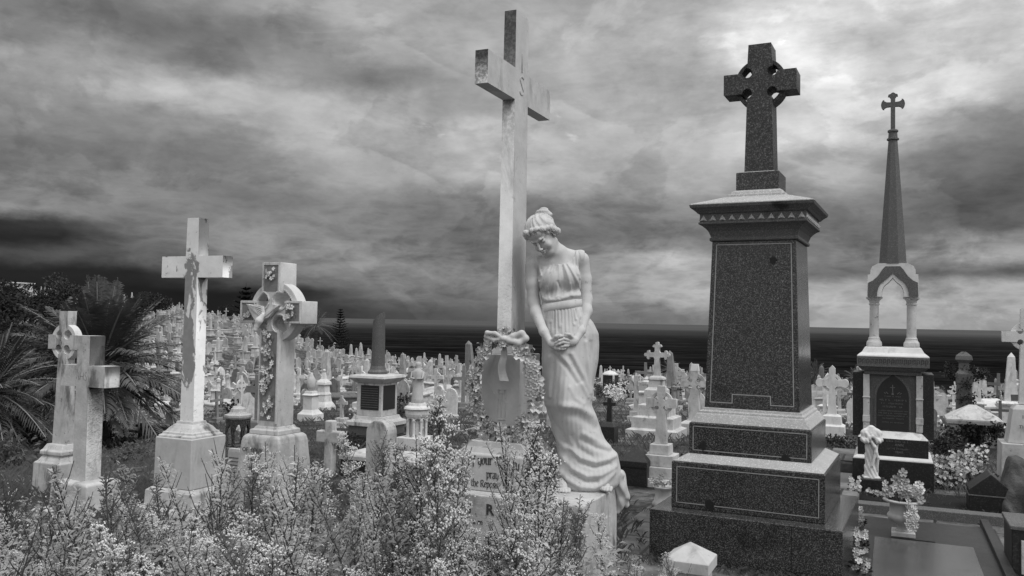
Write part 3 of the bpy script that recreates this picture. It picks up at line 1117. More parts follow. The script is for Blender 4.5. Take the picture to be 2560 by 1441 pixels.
    u2, v2 = np.broadcast_arrays(u_[:, 0, :], v_[:, 0, :])
    hgt = fold_height(u2.astype(float), v2.astype(float), BFOLDS)[:, None, :]
    frontm = np.clip((-Y + 0.02) / 0.05, 0, 1)
    D.F -= (hgt * frontm).astype(np.float32)
    # neckline scoop and armholes, hem under the belt
    neck = np.sqrt(((u_ - 1394) / 46) ** 2 + ((v_ - 618) / 38) ** 2 + 0 * Y) - 1
    neck = np.where(Y < .06, neck * .05, -.02 - 0 * neck) * 1.0
    D.F = np.maximum(D.F, -np.where(Y < .09, neck, .05).astype(np.float32))
    armR = (1331 + (v_ - 640) * .22 - u_) * KS
    armL = (u_ - (1461 - (v_ - 640) * .10)) * KS
    D.F = np.maximum(D.F, np.maximum(armR, armL).astype(np.float32) + 0 * Y)
    D.F = np.maximum(D.F, ((v_ - 758) * KS).astype(np.float32) + 0 * X + 0 * Y)
    bod = link(bpy.data.objects.new('bodice', D.mesh('bodice', mat)), root)
    # --- skirt, belt and the train hanging over the plinth
    link(bpy.data.objects.new('skirt', build_skirt(mat)), root)
    N = 64
    pos, q = [], []
    for i, (dv, gg) in enumerate(((0, -.004), (2, .004), (11, .006), (20, .006), (22, -.004))):
        for k in range(N):
            a = 2 * math.pi * k / N
            uu = 1403 + (50 + i * .6) * math.cos(a)
            vv = 748 + dv - (uu - 1403) * .16 + (3 if math.sin(a) < 0 else 0)
            ww = .03 + (.100 + gg + .002 * i) * math.sin(a)
            pos.append(L3(uu + gg / KS * math.cos(a), vv, ww))
    for i in range(4):
        for k in range(N):
            a, b = i * N + k, i * N + (k + 1) % N
            q.append((a, b, b + N, a + N))
    link(bpy.data.objects.new('belt', np_mesh('belt', np.array(pos), np.array(q), mat)), root)
    T = Field((.10, -.24, -.24), (.44, .30, .22), .004)
    T.chain([L3(1488, 1168, .10), L3(1520, 1163, .06), L3(1546, 1185, .02)], [.035, .038, .034], .03)
    T.chain([L3(1540, 1180, .03), L3(1552, 1212, .0), L3(1557, 1240, -.02)], [.036, .036, .036], .03)
    T.chain([L3(1550, 1215, -.02), L3(1553, 1250, -.03), L3(1549, 1280, -.03)], [.034, .036, .016], .02)
    T.chain([L3(1557, 1218, -.03), L3(1565, 1245, -.05), L3(1574, 1266, -.06)], [.028, .028, .016], .02)
    T.chain([L3(1520, 1168, -.02), L3(1550, 1195, -.07), L3(1560, 1225, -.08)], [.04, .04, .03], .03)
    X, Y, Z = T.ax[0][:, None, None], T.ax[1][None, :, None], T.ax[2][None, None, :]
    T.F += (.0045 * np.sin(X * 120 + Z * 22 - Y * 60 + 2 * np.sin(Z * 14))).astype(np.float32)
    link(bpy.data.objects.new('train', T.mesh('train', mat)), root)
    # --- hair: swept up, wavy fringe, knot on the crown
    G = Field((-.42, -.34, 1.44), (-.02, .10, 1.86), .003)
    hcap = H(0, -.026, .042)

    def strands(X, Y, Z, qq):
        ang = np.arctan2(qq[0], qq[1] + .10)
        return .0022 * np.sin(ang * 31 + qq[2] * 75 + 3.5 * np.sin(ang * 4)) + .0030 * np.sin(ang * 11 - qq[2] * 45)
    G.ell(hcap, (.094, .100, .084), .02, rotm, disp=strands)
    # hollow it in front so the face stays free
    G.ell(H(0, .080, -.030), (.082, .085, .098), .012, rotm, op='sub')
    fr = [(-.084, -.01, .012), (-.078, .026, .044), (-.063, .052, .066), (-.042, .070, .077), (-.018, .079, .080), (.008, .079, .081), (.034, .071, .076), (.056, .054, .064), (.073, .028, .044), (.083, .000, .018), (.084, -.022, -.008)]
    for i, p in enumerate(fr):
        G.ell(H(p[0], p[1] - .004, p[2] + (.004, -.007, .002)[i % 3]), (.020 + .005 * (i % 3 == 1), .020, .017 + .006 * (i % 2)), .007, rotm)
        G.ell(H(p[0] * .97, p[1] + .002, p[2] - .016), (.012, .011, .012), .006, rotm)
    for i in range(len(fr) - 1):
        a, b = fr[i], fr[i + 1]
        mid = H((a[0] + b[0]) / 2, (a[1] + b[1]) / 2 + .013, (a[2] + b[2]) / 2 - .01)
        G.ell(mid, (.006, .010, .016), .006, rotm, op='sub')
    for sg in (-1, 1):
        G.chain([H(sg * .080, -.025, .0), H(sg * .074, -.055, -.035), H(sg * .045, -.08, -.05)], [.018, .020, .022], .015)
    G.ell(H(0, -.085, -.02), (.065, .04, .06), .02, rotm)
    for i, (du, dv, dw, rx_, rz_) in enumerate(((0, 6, 0, .052, .034), (-9, 5, .012, .030, .018), (9, 6, .006, .032, .018), (-2, -1, .012, .040, .017), (1, -7, .004, .027, .017))):
        G.ell(L3(1358 + du, 522 + dv, .03 + dw), (rx_ * 1.05, rx_, rz_ * .92), .008)
    X, Y, Z = G.ax[0][:, None, None], G.ax[1][None, :, None], G.ax[2][None, None, :]
    G.F += (.0012 * np.sin(X * 420 + 6 * np.sin(Z * 60)) * np.sin(Z * 160 + Y * 200)).astype(np.float32)
    link(bpy.data.objects.new('hair', G.mesh('hair', mat)), root)
    return root


build_mourner()


# ------------------------------------------------------------------ terrain: flat near graves, falling to the cliff edge, a hill to the left
TU = (-500, 0, 300, 450, 600, 800, 1000, 1200, 1500, 1900, 2300, 2700)
TD = (0, 7, 10, 18, 30, 45, 60, 80, 105, 130, 170)
TZ = {   # ground height by survey column u and distance
    -500: (0, 0, -.3, -.9, -1.3, -1.0, 0, 2.0, 4.0, 6, 8),
    0: (0, 0, -.35, -1.1, -1.5, -1.2, -.4, 1.2, 3.0, 4.4, 6.2),
    300: (0, 0, -.30, -1.1, -1.6, -1.5, -.9, .6, 2.2, 3.4, 4.6),
    450: (0, 0, -.20, -.8, -1.5, -1.7, -1.2, -.1, 1.3, 1.9, 2.2),
    600: (0, 0, -.12, -.6, -1.4, -1.9, -1.6, -.7, .75, .9, .6),
    800: (0, 0, -.10, -.5, -1.3, -2.1, -2.4, -2.2, -1.7, -1.9, -2.5),
    1000: (0, 0, -.10, -.5, -1.2, -2.0, -2.6, -3.1, -3.4, -4, -5),
    1200: (0, 0, -.10, -.5, -1.2, -2.0, -2.7, -3.4, -4, -5, -6),
    1500: (0, 0, -.10, -.5, -1.2, -2.1, -3.0, -3.9, -5, -6, -7),
    1900: (0, 0, -.10, -.5, -1.25, -2.2, -3.2, -4.2, -5, -6, -7),
    2300: (0, 0, -.12, -.55, -1.3, -2.3, -3.4, -4.4, -5, -6, -7),
    2700: (0, 0, -.12, -.6, -1.4, -2.5, -3.6, -4.6, -5, -6, -7)}
TA = np.array([math.atan((u - 1280) / FPX) for u in TU])
TZA = np.array([TZ[u] for u in TU], float)
EDGE = [(-3.2, 300), (TA[0], 300), (TA[2], 240), (TA[3], 165), (TA[4], 122), (TA[5], 100), (TA[6], 92), (TA[7], 86), (TA[8], 76), (TA[9], 70), (TA[10], 66), (TA[11], 62), (1.2, 60), (3.2, 60)]


def edge_at(a):
    return float(np.interp(a, [e[0] for e in EDGE], [e[1] for e in EDGE]))


def polar(x, y):
    d = math.hypot(x, y)
    a = math.atan2(x, y) + YAW
    if a > math.pi:
        a -= 2 * math.pi
    return a, d


def ground(x, y, drop=True):
    a, d = polar(x, y)
    aa = min(max(a, TA[0]), TA[-1])
    fd = d * max(math.cos(a), 0.25)
    col = [float(np.interp(aa, TA, TZA[:, j])) for j in range(len(TD))]
    z = float(np.interp(fd, TD, col))
    if abs(a) > 1.2:
        z *= max(0.0, 1 - (abs(a) - 1.2) / 0.6)
    k = min(max((d - 10) / 20, 0), 1)
    z += k * 0.22 * mnoise.noise(Vector((x * .09, y * .09, 3)))
    e = edge_at(a)
    if drop and d > e:
        z -= min((d - e) * 2.2, 40)
    return z


def build_terrain():
    rings = [0, .8, 1.6, 2.4, 3.2, 4, 4.8, 5.6, 6.4, 7.2, 8, 9, 10, 11, 12, 13.5, 15, 17, 19, 21, 23.5, 26, 29, 32, 35, 38, 42, 46, 50, 54, 58, 60, 62, 64, 66, 68, 70, 72, 74, 76, 78, 80, 83, 86, 89, 92, 95, 98, 101, 105, 110, 115, 120, 125, 130, 140, 150, 165, 180, 200, 220, 240, 260]
    ang = []
    a = -math.pi
    while a < math.pi - 1e-6:
        ang.append(a)
        a += R_(1.1) if -0.75 < a < 0.75 else R_(6)
    n = len(ang)
    vs = [(0, 0, 0)]
    for d in rings[1:]:
        for a in ang:
            x, y = d * math.sin(a - YAW), d * math.cos(a - YAW)
            vs.append((x, y, ground(x, y)))
    fs = [(0, 1 + (k + 1) % n, 1 + k) for k in range(n)]
    for i in range(len(rings) - 2):
        for k in range(n):
            p, q = 1 + i * n + k, 1 + i * n + (k + 1) % n
            fs.append((p, q, q + n, p + n))
    m, t, b, o = base_mat('rough_ground')
    v, v2, r = coords(t, False)
    n1 = t.noise(v, 0.5, 8, 0.7)
    n2 = t.noise(v, 3.5, 7, 0.75)
    n3 = t.noise(v, 26, 4, 0.7)
    c = t.m('ADD', t.m('MULTIPLY', t.maprange(n1, .36, .66), .15), .035)
    c = t.m('MULTIPLY', c, t.m('ADD', .25, t.m('MULTIPLY', t.maprange(n2, .32, .68), 1.5)))
    c = t.m('MULTIPLY', c, t.m('ADD', .5, n3))
    t.put(b.inputs['Base Color'], c)
    b.inputs['Roughness'].default_value = 0.95
    b.inputs['Specular IOR Level'].default_value = 0.1
    bump(t, b, t.m('ADD', n2, n3), 0.06)
    mb = MB()
    mb.add(vs, fs)
    tag(mb.build('ground', m, smooth=True), kind='structure')


def build_sea():
    rings = [40, 70, 110, 170, 260, 400, 700, 1200, 2500, 6000, 15000, 40000, 85000]
    n = 96
    vs, fs = [], []
    for d in rings:
        for k in range(n):
            a = 2 * math.pi * k / n
            vs.append((d * math.sin(a), d * math.cos(a), -34))
    for i in range(len(rings) - 1):
        for k in range(n):
            p, q = i * n + k, i * n + (k + 1) % n
            fs.append((p, p + n, q + n, q))
    m, t, b, o = base_mat('sea_water')
    v, v2, r = coords(t, False)
    # swell lines lie across the wind, with patches of ruffled water
    rot = t.node('ShaderNodeVectorRotate', rotation_type='Z_AXIS')
    t.put(rot.inputs['Vector'], v)
    rot.inputs['Angle'].default_value = -YAW
    w = rot.outputs[0]
    n1 = t.noise(t.vm('MULTIPLY', w, (.018, .034, 0)), 1.0, 10, 0.72)
    n2 = t.noise(t.vm('MULTIPLY', w, (.0035, .0085, 0)), 1.0, 12, 0.78)
    n3 = t.noise(t.vm('MULTIPLY', w, (.00025, .0005, 0)), 1.0, 4, 0.6)
    dist = t.vm('LENGTH', v)
    c = t.m('ADD', .0030, t.m('MULTIPLY', t.maprange(n1, .38, .72), .012))
    c = t.m('ADD', c, t.m('MULTIPLY', t.maprange(n2, .42, .72), .014))
    far = t.maprange(t.m('ADD', dist, t.m('MULTIPLY', n3, 2500)), 2200, 9000)  # distant patch of light and haze painted into the water colour
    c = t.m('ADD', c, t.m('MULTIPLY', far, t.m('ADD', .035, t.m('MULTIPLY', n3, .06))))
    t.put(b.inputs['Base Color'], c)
    b.inputs['Roughness'].default_value = 1.0
    b.inputs['Specular IOR Level'].default_value = 0.0
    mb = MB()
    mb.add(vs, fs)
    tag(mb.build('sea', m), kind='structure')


build_terrain()
build_sea()


# ------------------------------------------------------------------ the tall white cross on its plinth
def flower_run(mb, pts, r, nrm, jit, rg):
    for p in pts:
        q = Vector(p) + Vector([rg.uniform(-jit, jit) for _ in range(3)])
        nn = Vector(nrm) + Vector([rg.uniform(-.6, .6) for _ in range(3)])
        mb.petalflower(q, nn, r * rg.uniform(.7, 1.25), rg.choice((5, 5, 6, 4)), rg.uniform(.2, .7), rg.uniform(0, 3))


def build_tall_cross():
    X0, Y0 = -2.205, 4.905
    root = thing('tall_cross_monument', 'tall plain white marble cross on a pedestal and inscribed plinth, a wreath on its front', 'monument', (X0, Y0, 0))
    mb = MB()
    mb.loft([(-.3, .43, .322), (.535, .43, .322), (.54, .425, .317)], -1.995 - X0, 4.817 - Y0)
    mb.build('plinth', M['marble_old'], root, bevel=.008)
    mb = MB()
    mb.loft([(.541, .25, .20), (.70, .25, .20), (.755, .247, .197), (.765, .235, .185), (.80, .20, .17), (.835, .165, .165)], -2.175 - X0, 4.80 - Y0)
    mb.build('inscription_block', M['marble'], root, bevel=.006)
    mb = MB()
    mb.loft([(.836, .142, .165), (.90, .130, .158), (1.352, .130, .158), (1.356, .126, .155)], -2.198 - X0, 4.902 - Y0)
    mb.loft([(1.357, .098, .128), (1.41, .093, .123)], -2.2 - X0, 4.905 - Y0)
    mb.build('pedestal', M['marble'], root, bevel=.006)
    # shaft and arms in one stone; arms run away from the viewer
    cr = plate('cross', [cross_outline(.100, .1025, .107, .495, 2.952, 3.152, 1.411, 3.522)], .086, M['cross'], root, 0, None, (0, 0, math.pi / 2), .006)
    cr.modifiers['bevel'].segments = 2
    for vv in cr.data.vertices:      # slight taper in thickness
        vv.co.y *= 1.12 - .18 * (vv.co.z - 1.41) / 2.1
    # IHS cut on the crossing, on the face to the right
    for ch, z in (('I', 3.20), ('S', 3.055)):
        text('carved_letter', ch, .19, M['marble_old'], root, (.0445, 0, z), (0, 0, math.pi / 2), .002, off=-.004)
    # gothic dedication on the block
    nib_text('lettering', 'Of your Charity', .040, M['letter'], root, (-2.17 - X0, 4.599 - Y0, .682), arch=.02)
    nib_text('lettering', 'pray', .034, M['letter'], root, (-2.17 - X0, 4.599 - Y0, .622))
    nib_text('lettering', 'the Repose', .030, M['letter'], root, (-2.225 - X0, 4.599 - Y0, .566))
    for ch, lx in (('I', -2.265), ('R', -2.135)):
        text('lettering', ch, .085, M['letter'], root, (lx - X0, 4.494 - Y0, .46), ext=.002, off=.002)
    text('lettering', 'G  a m', .045, M['letter'], root, (-2.24 - X0, 4.494 - Y0, .385), ext=.002)
    # low relief of an inverted torch on the pedestal
    mb = MB()
    yy = 4.741 - Y0
    for a, b, c, d in ((-.026, -.023, 1.0, 1.17), (.023, .026, 1.0, 1.17), (-.003, .0, 1.0, 1.15), (-.03, .03, 1.168, 1.171), (-.026, .026, .985, .988), (-.022, .022, 1.145, 1.1475), (-.018, -.016, 1.15, 1.168), (.015, .017, 1.15, 1.168)):
        mb.box(.02 + a, .02 + b, yy - .0012, yy + .006, c - .03, d - .03)
    mb.tube([(-.05, yy + .001, 1.13), (.0, yy, 1.085), (.06, yy + .001, 1.06)], .0018, 4)
    mb.build('torch_relief', M['marble_old'], root)
    return root


build_tall_cross()


def build_wreath():
    """oval wreath of carved flowers hung on the pedestal with a ribbon bow"""
    rg = random.Random(11)
    cx, yf, cz = -2.132, 4.685, 1.168
    root = thing('flower_wreath', 'oval wreath of carved flowers with a ribbon bow hung on the white cross pedestal', 'wreath', (cx, yf, cz))
    ax, az = .205, .285
    core = MB()
    pts = [(ax * math.sin(a), -.005, az * math.cos(a)) for a in [2 * math.pi * i / 40 for i in range(41)]]
    core.tube(pts, .026, 6)
    core.build('wreath_core', M['recess_shade'], root)  # dark gaps of the wreath painted as tone
    lf = MB()
    for i in range(340):
        a = rg.uniform(0, 2 * math.pi)
        p = Vector((ax * math.sin(a), 0, az * math.cos(a))) + Vector((rg.uniform(-.045, .04), rg.uniform(-.03, .0), rg.uniform(-.045, .045)))
        d = Vector((math.sin(a) * rg.uniform(-.6, 1.2) + rg.uniform(-.5, .5), -.5, math.cos(a) * rg.uniform(-.6, 1) + rg.uniform(-.6, .6)))
        lf.leaf(p, d, (rg.uniform(-1, 1), 0, 1), rg.uniform(.03, .055), rg.uniform(.014, .024), .2)
    lf.build('leaves', M['recess_shade'], root)  # leaves toned dark to stand in for shade between the flowers
    k = 0
    for i in range(94):
        a = 2 * math.pi * (i + rg.uniform(-.3, .3)) / 94
        mb = MB()
        c = Vector((ax * math.sin(a) + rg.uniform(-.040, .034), -.028 + rg.uniform(-.018, .012), az * math.cos(a) + rg.uniform(-.036, .036)))
        big = rg.random() < .25
        mb.petalflower((0, 0, 0), (math.sin(a) * .4 + rg.uniform(-.5, .5), -1, math.cos(a) * .3 + rg.uniform(-.4, .5)), .044 if big else rg.uniform(.022, .034), rg.choice((4, 5, 5, 6)), rg.uniform(.2, .8), rg.uniform(0, 3))
        if big:
            mb.petalflower((0, -.008, 0), (rg.uniform(-.3, .3), -1, rg.uniform(-.2, .3)), .021, 5, .7, rg.uniform(0, 3))
        mb.build('flower', M['statue'], root, loc=c, smooth=False)
    # pansies on the right-hand side
    for dz in (.13, .075, .02, -.03):
        mb = MB()
        for q in range(4):
            an = q * math.pi / 2 + .6
            mb.petalflower((.022 * math.cos(an), -.006 * q, .022 * math.sin(an)), (.3 * math.cos(an), -1, .3 * math.sin(an)), .028, 4, .35, an)
        mb.build('flower', M['statue'], root, loc=(.19, -.045, dz))
    # bow
    F = Field((-.17, -.12, .20), (.17, .08, .40), .004)
    F.chain([(-.005, -.03, .285), (-.06, -.045, .315), (-.115, -.04, .318), (-.125, -.03, .295), (-.07, -.04, .275), (-.005, -.035, .282)], [.014, .013, .013, .013, .013, .014], .01)
    F.chain([(.0, -.03, .285), (.06, -.04, .300), (.112, -.035, .318), (.135, -.03, .290), (.10, -.05, .262), (.04, -.05, .275), (0, -.035, .285)], [.016, .019, .020, .019, .018, .017, .016], .012)
    F.ell((0, -.045, .285), (.022, .02, .018), .008)
    link(bpy.data.objects.new('bow', F.mesh('bow', M['statue'])), root)
    rb = MB()
    vs, fs = [], []
    for i in range(13):
        z = .27 - .24 * i / 12
        w = .017 + .012 * i / 12
        s = .012 * math.sin(i * .55) - .02
        for x in (-w, -w * .3, w * .3, w):
            vs.append((s + x + .012 * i / 12, -.048 + .008 * math.cos(x / w * 5) + .012 * math.sin(i * .8) * .4 + (.03 * min(i / 5, 1)), z))
    for i in range(12):
        for k in range(3):
            p = 4 * i + k
            fs.append((p, p + 1, p + 5, p + 4))
    rb.add(vs, fs)
    o = rb.build('ribbon', M['statue'], root)
    so = o.modifiers.new('thick', 'SOLIDIFY')
    so.thickness = .005
    return root


build_wreath()


# ------------------------------------------------------------------ the dark granite monument
def build_dark():
    root = thing('granite_monument', 'massive dark granite monument with wheel cross on a tapering panelled shaft and stepped base', 'monument', (-.851, 6.164, 0), (0, 0, R_(-2.22)))
    root.scale = (1.0125, 1.0125, 1.0125)
    G, T = M['granite'], M['granite_top']
    mb = MB()
    mb.loft([(-.2, .594, .594), (.322, .594, .594), (.326, .590, .590), (.330, .50, .50)])
    mb.build('base', G, root, bevel=.006)
    mb = MB()
    mb.loft([(.331, .482, .482), (.628, .482, .482), (.634, .478, .478)])
    mb.build('lower_step', G, root, bevel=.005)
    mb = MB()
    mb.loft([(.635, .474, .474), (.680, .392, .392)])
    mb.build('lower_weathering', T, root, bevel=.003)
    mb = MB()
    mb.loft([(.681, .391, .391), (.880, .391, .391), (.886, .387, .387)])
    mb.build('upper_step', G, root, bevel=.005)
    mb = MB()
    mb.loft([(.887, .383, .383), (.945, .352, .352), (.947, .342, .342), (.962, .340, .340), (.968, .326, .326), (.985, .322, .322)])
    mb.build('upper_weathering', T, root, bevel=.003)
    mb = MB()
    mb.loft([(.986, .308, .308), (2.108, .274, .274)])
    mb.build('shaft', G, root, bevel=.004)
    # cornice
    cap = M['granite_cap']
    mb = MB()
    mb.loft([(2.109, .284, .284), (2.116, .290, .290), (2.130, .290, .290), (2.136, .282, .282), (2.150, .286, .286), (2.175, .296, .296), (2.195, .312, .312), (2.210, .330, .330), (2.219, .346, .346), (2.222, .352, .352), (2.235, .352, .352), (2.236, .344, .344), (2.292, .344, .344), (2.293, .356, .356), (2.305, .366, .366), (2.318, .382, .382), (2.330, .398, .398), (2.348, .404, .404)])
    mb.build('cornice', cap, root, bevel=.002)
    mb = MB()
    n = 11
    for s in range(4):
        rm = Matrix.Rotation(s * math.pi / 2, 4, 'Z')
        for i in range(n):
            x = -.318 + .636 * i / (n - 1)
            vs = [rm @ Vector(p) for p in ((x - .024, -.3455, 2.243), (x + .024, -.3455, 2.243), (x, -.3455, 2.282), (x, -.358, 2.250))]
            mb.add(vs, [(0, 1, 3), (1, 2, 3), (2, 0, 3), (0, 2, 1)])
    mb.build('tooth_frieze', T, root)
    mb = MB()
    mb.loft([(2.349, .398, .398), (2.356, .396, .396), (2.418, .208, .208), (2.420, .198, .198), (2.436, .195, .195), (2.440, .180, .180), (2.456, .172, .172), (2.470, .150, .150)])
    mb.build('sloped_cap', T, root, bevel=.002)
    mb = MB()
    mb.loft([(2.471, .144, .144), (2.592, .144, .144), (2.596, .140, .140)])
    mb.build('cross_block', M['granite_dull'], root, bevel=.004)
    mb = MB()
    mb.loft([(2.597, .112, .112), (2.605, .104, .104)])
    mb.build('cross_seat', T, root)
    plate('wheel_cross', [cross_outline(.077, .0845, .098, .246, 3.156, 3.300, 2.604, 3.497, .035)], .185, M['granite_dull'], root, 0, None, None, .004)
    ring_mb(.150, .176, 3.228, .060, .12, 12).build('wheel_ring', M['granite_dull'], root, bevel=.003)
    # incised border lines
    ln = MB()

    def frame(hx0, z0, hx1, z1, yb, yt, w=.006, notch=None):
        def pt(fx, fz):
            hx = hx0 + (hx1 - hx0) * fz
            return Vector((fx * hx, -(yb + (yt - yb) * fz) - .0012, z0 + (z1 - z0) * fz))
        path = [(-1, 0), (-1, 1), (1, 1), (1, 0)]
        if notch:
            path += [(notch[0], 0), (notch[0], notch[1]), (-notch[0], notch[1]), (-notch[0], 0)]
        path.append(path[0])
        for a, b in zip(path[:-1], path[1:]):
            p, q = pt(*a), pt(*b)
            d = (q - p).normalized()
            s = d.cross(Vector((0, 1, 0))).normalized() * (w / 2)
            p, q = p - d * (w / 2), q + d * (w / 2)
            vs = [p + s, p - s, q - s, q + s]
            nrm = (vs[1] - vs[0]).cross(vs[2] - vs[0])
            ln.add(vs if nrm.y < 0 else vs[::-1], [(0, 1, 2, 3)])
    frame(.270, 1.022, .243, 2.085, .307, .275, .006, (.46, .055))
    frame(.445, .366, .445, .600, .4825, .4825, .005)
    frame(.362, .705, .362, .862, .3915, .3915, .005)
    ln.build('incised_line', M['granite_line'], root)
    # joint in the base and damp blots
    mb = MB()
    mb.box(.30, .303, -.5955, -.59, .0, .322)
    mb.build('joint', M['void'], root)
    for (x, y, z, r) in ((.235, -.3935, .69, .030), (-.225, -.4835, .372, .028), (-.30, -.3925, .735, .024), (.13, -.2915, 1.975, .022), (.19, -.290, 1.05, .012)):
        vs = [(x, y - .001, z)]
        for k in range(16):
            a = 2 * math.pi * k / 16
            q = r * (1 + .6 * mnoise.noise(Vector((math.cos(a) * 2 + x * 9, math.sin(a) * 2, z * 7))))
            vs.append((x + q * math.cos(a), y - .001, max(z + q * 1.15 * math.sin(a), .685 if z > .6 and z < .7 else -9)))
        MB().add(vs, [(0, 1 + k, 1 + (k + 1) % 16) for k in range(16)]).build('damp_stain', M['stain'], root)
    return root


build_dark()


# ------------------------------------------------------------------ left-hand crosses
def build_stained():
    root = thing('stained_cross', 'plain white marble cross with grey peeling patches on a square stepped pedestal', 'cross', (-5.13, 5.195, 0))
    mb = MB()
    mb.loft([(-.3, .33, .30), (.04, .33, .30), (.06, .31, .28)])
    mb.build('footing', M['marble_old'], root, bevel=.012)
    mb = MB()
    mb.loft([(.061, .255, .222), (.18, .25, .218), (.205, .21, .20)])
    mb.build('step', M['marble_old'], root, bevel=.01)
    mb = MB()
    mb.loft([(.206, .193, .188), (.590, .190, .185), (.598, .186, .182)])
    mb.build('die', M['marble'], root, bevel=.008)
    mb = MB()
    mb.loft([(.599, .176, .172), (.612, .172, .168), (.618, .158, .152), (.634, .154, .148), (.640, .138, .132), (.668, .122, .112), (.690, .100, .088), (.694, .090, .078), (.715, .084, .072)])
    mb.build('moulding', M['marble_old'], root, bevel=.003)
    plate('cross', [cross_outline(.060, .066, .069, .322, 1.862, 2.034, .714, 2.342)], .108, M['stained'], root, 0, None, None, .008)
    return root


def build_carved():
    rg = random.Random(21)
    root = thing('carved_wheel_cross', 'carved marble wheel cross with a flower garland and a descending white dove', 'cross', (-4.71, 5.705, 0))
    mb = MB()
    mb.loft([(-.25, .262, .262), (.53, .195, .190), (.575, .185, .18), (.59, .160, .16)])
    mb.build('die', M['marble_old'], root, bevel=.012)
    mb = MB()
    mb.loft([(.591, .150, .145), (.625, .148, .142), (.635, .120, .126), (.655, .108, .118)])
    mb.build('moulding', M['marble_old'], root, bevel=.004)
    plate('cross', [cross_outline(.090, .094, .101, .318, 1.505, 1.692, .654, 2.012, .066, 12)], .205, M['carved'], root, 0, None, None, .005)
    ring_mb(.206, .254, 1.60, .058, .05, 14).build('ring', M['carved'], root, bevel=.006)
    # beads along the inside of the ring
    mb = MB()
    for q in range(4):
        for i in range(9):
            a = q * math.pi / 2 + .44 + i * .088
            mb.ball((.208 * math.cos(a), -.050, 1.60 + .208 * math.sin(a)), .012, 6, 4)
    mb.build('ring_beads', M['bright'], root, smooth=True)
    # raised border of the sunk panel
    mb = MB()
    y0, y1 = -.1125, -.100
    w = .012
    for (x0, x1, z0, z1) in ((-.098, -.084, .68, 1.45), (.083, .097, .68, 1.45), (-.090, -.076, 1.76, 2.008), (.075, .089, 1.76, 2.008), (-.076, .075, 1.990, 2.008),
                             (-.314, -.300, 1.51, 1.688), (.300, .314, 1.51, 1.688), (-.300, -.15, 1.510, 1.524), (.15, .300, 1.510, 1.524), (-.300, -.15, 1.674, 1.688), (.15, .300, 1.674, 1.688)):
        mb.box(x0, x1, y0, y1, z0, z1)
    for sx in (-1, 1):
        for sz, zc in ((1, 1.692), (-1, 1.505)):
            pts = []
            for i in range(11):
                a = math.pi / 2 * 0 + i / 10 * math.pi * 1.5
                # follow the scooped corner just inside its edge
                ang = (-a if sz > 0 else a)
                px, pz =   .094 + .078 * math.cos(ang), zc + .078 * math.sin(ang) * 1.0
                pts.append((sx * px, -.105, pz))
            mb.tube(pts, .0075, 5)
    mb.build('panel_border', M['carved'], root)
    # garland of roses down the shaft, sprays in the arms
    lf = MB()
    n = 0
    spots = []
    for i in range(26):
        z = 1.43 - .70 * i / 25
        spots.append((rg.uniform(-.05, .05), z, rg.uniform(.016, .032)))
    spots += [(0, 1.285, .05), (-.02, 1.12, .045), (.03, 1.05, .04), (-.03, .96, .036), (.0, .83, .035)]
    for i in range(9):
        spots.append((rg.uniform(-.04, .04), 1.85 + .12 * rg.random(), rg.uniform(.014, .024)))
    for i in range(11):
        spots.append((rg.uniform(.16, .27), rg.uniform(1.54, 1.65), rg.uniform(.014, .024)))
    for i in range(6):
        spots.append((rg.uniform(-.28, -.2), rg.uniform(1.53, 1.60), rg.uniform(.014, .022)))
    for (x, z, r) in spots:
        mb = MB()
        mb.petalflower((0, 0, 0), (rg.uniform(-.5, .5), -1, rg.uniform(-.3, .6)), r, rg.choice((5, 5, 6)), rg.uniform(.3, .8), rg.uniform(0, 3))
        if r > .03:
            mb.petalflower((0, -.008, .0), (rg.uniform(-.3, .3), -1, rg.uniform(-.2, .4)), r * .62, 5, .8, rg.uniform(0, 3))
        mb.build('carved_flower', M['bright'], root, loc=(x, -.118 - r * .2, z))
        for q in range(2):
            a = rg.uniform(0, 6.28)
            lf.leaf((x, -.108, z), (math.cos(a), -.25, math.sin(a)), (0, -1, 0.1), r * 1.9, r * .9, .05)
    lf.build('carved_leaves', M['recess_shade'], root)  # shade under the blossoms put into the leaf colour
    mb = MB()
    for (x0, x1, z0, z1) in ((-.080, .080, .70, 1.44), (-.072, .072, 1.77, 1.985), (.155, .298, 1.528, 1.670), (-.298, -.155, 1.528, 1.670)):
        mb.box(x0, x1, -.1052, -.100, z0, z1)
    mb.build('garland_shade_plate', M['recess_shade'], root)  # thin added plate, garland's shadow painted in as a dark tone
    # a white dove flying down, wings raised
    dv = MB()
    for wing in ([(-.216, 1.662), (-.15, 1.556), (-.095, 1.502), (-.035, 1.530), (-.060, 1.646)], [(-.040, 1.535), (.014, 1.552), (.126, 1.656), (.056, 1.660), (-.010, 1.60)]):
        cx, cz = sum(p[0] for p in wing) / len(wing), sum(p[1] for p in wing) / len(wing)
        n = len(wing)
        ar = sum(wing[i][0] * wing[(i + 1) % n][1] - wing[(i + 1) % n][0] * wing[i][1] for i in range(n))
        w = wing if ar > 0 else wing[::-1]
        dv.prism(w, -.150, -.112)
        tip = max(wing, key=lambda p: abs(p[0] + .05))
        for k in range(1, 6):        # feathers
            f = k / 6
            e = (wing[-1][0] + (wing[-2][0] - wing[-1][0]) * f, wing[-1][1] + (wing[-2][1] - wing[-1][1]) * f) if cx < -.05 else (wing[0][0] + (wing[-1][0] - wing[0][0]) * f, wing[0][1] + (wing[-1][1] - wing[0][1]) * f)
            dv.tube([(tip[0], -.150, tip[1]), ((tip[0] + e[0]) / 2, -.154, (tip[1] + e[1]) / 2), (e[0], -.152, e[1])], [.003, .005, .005], 5)
    dv.build('dove_wings', M['bright'], root, bevel=.004)
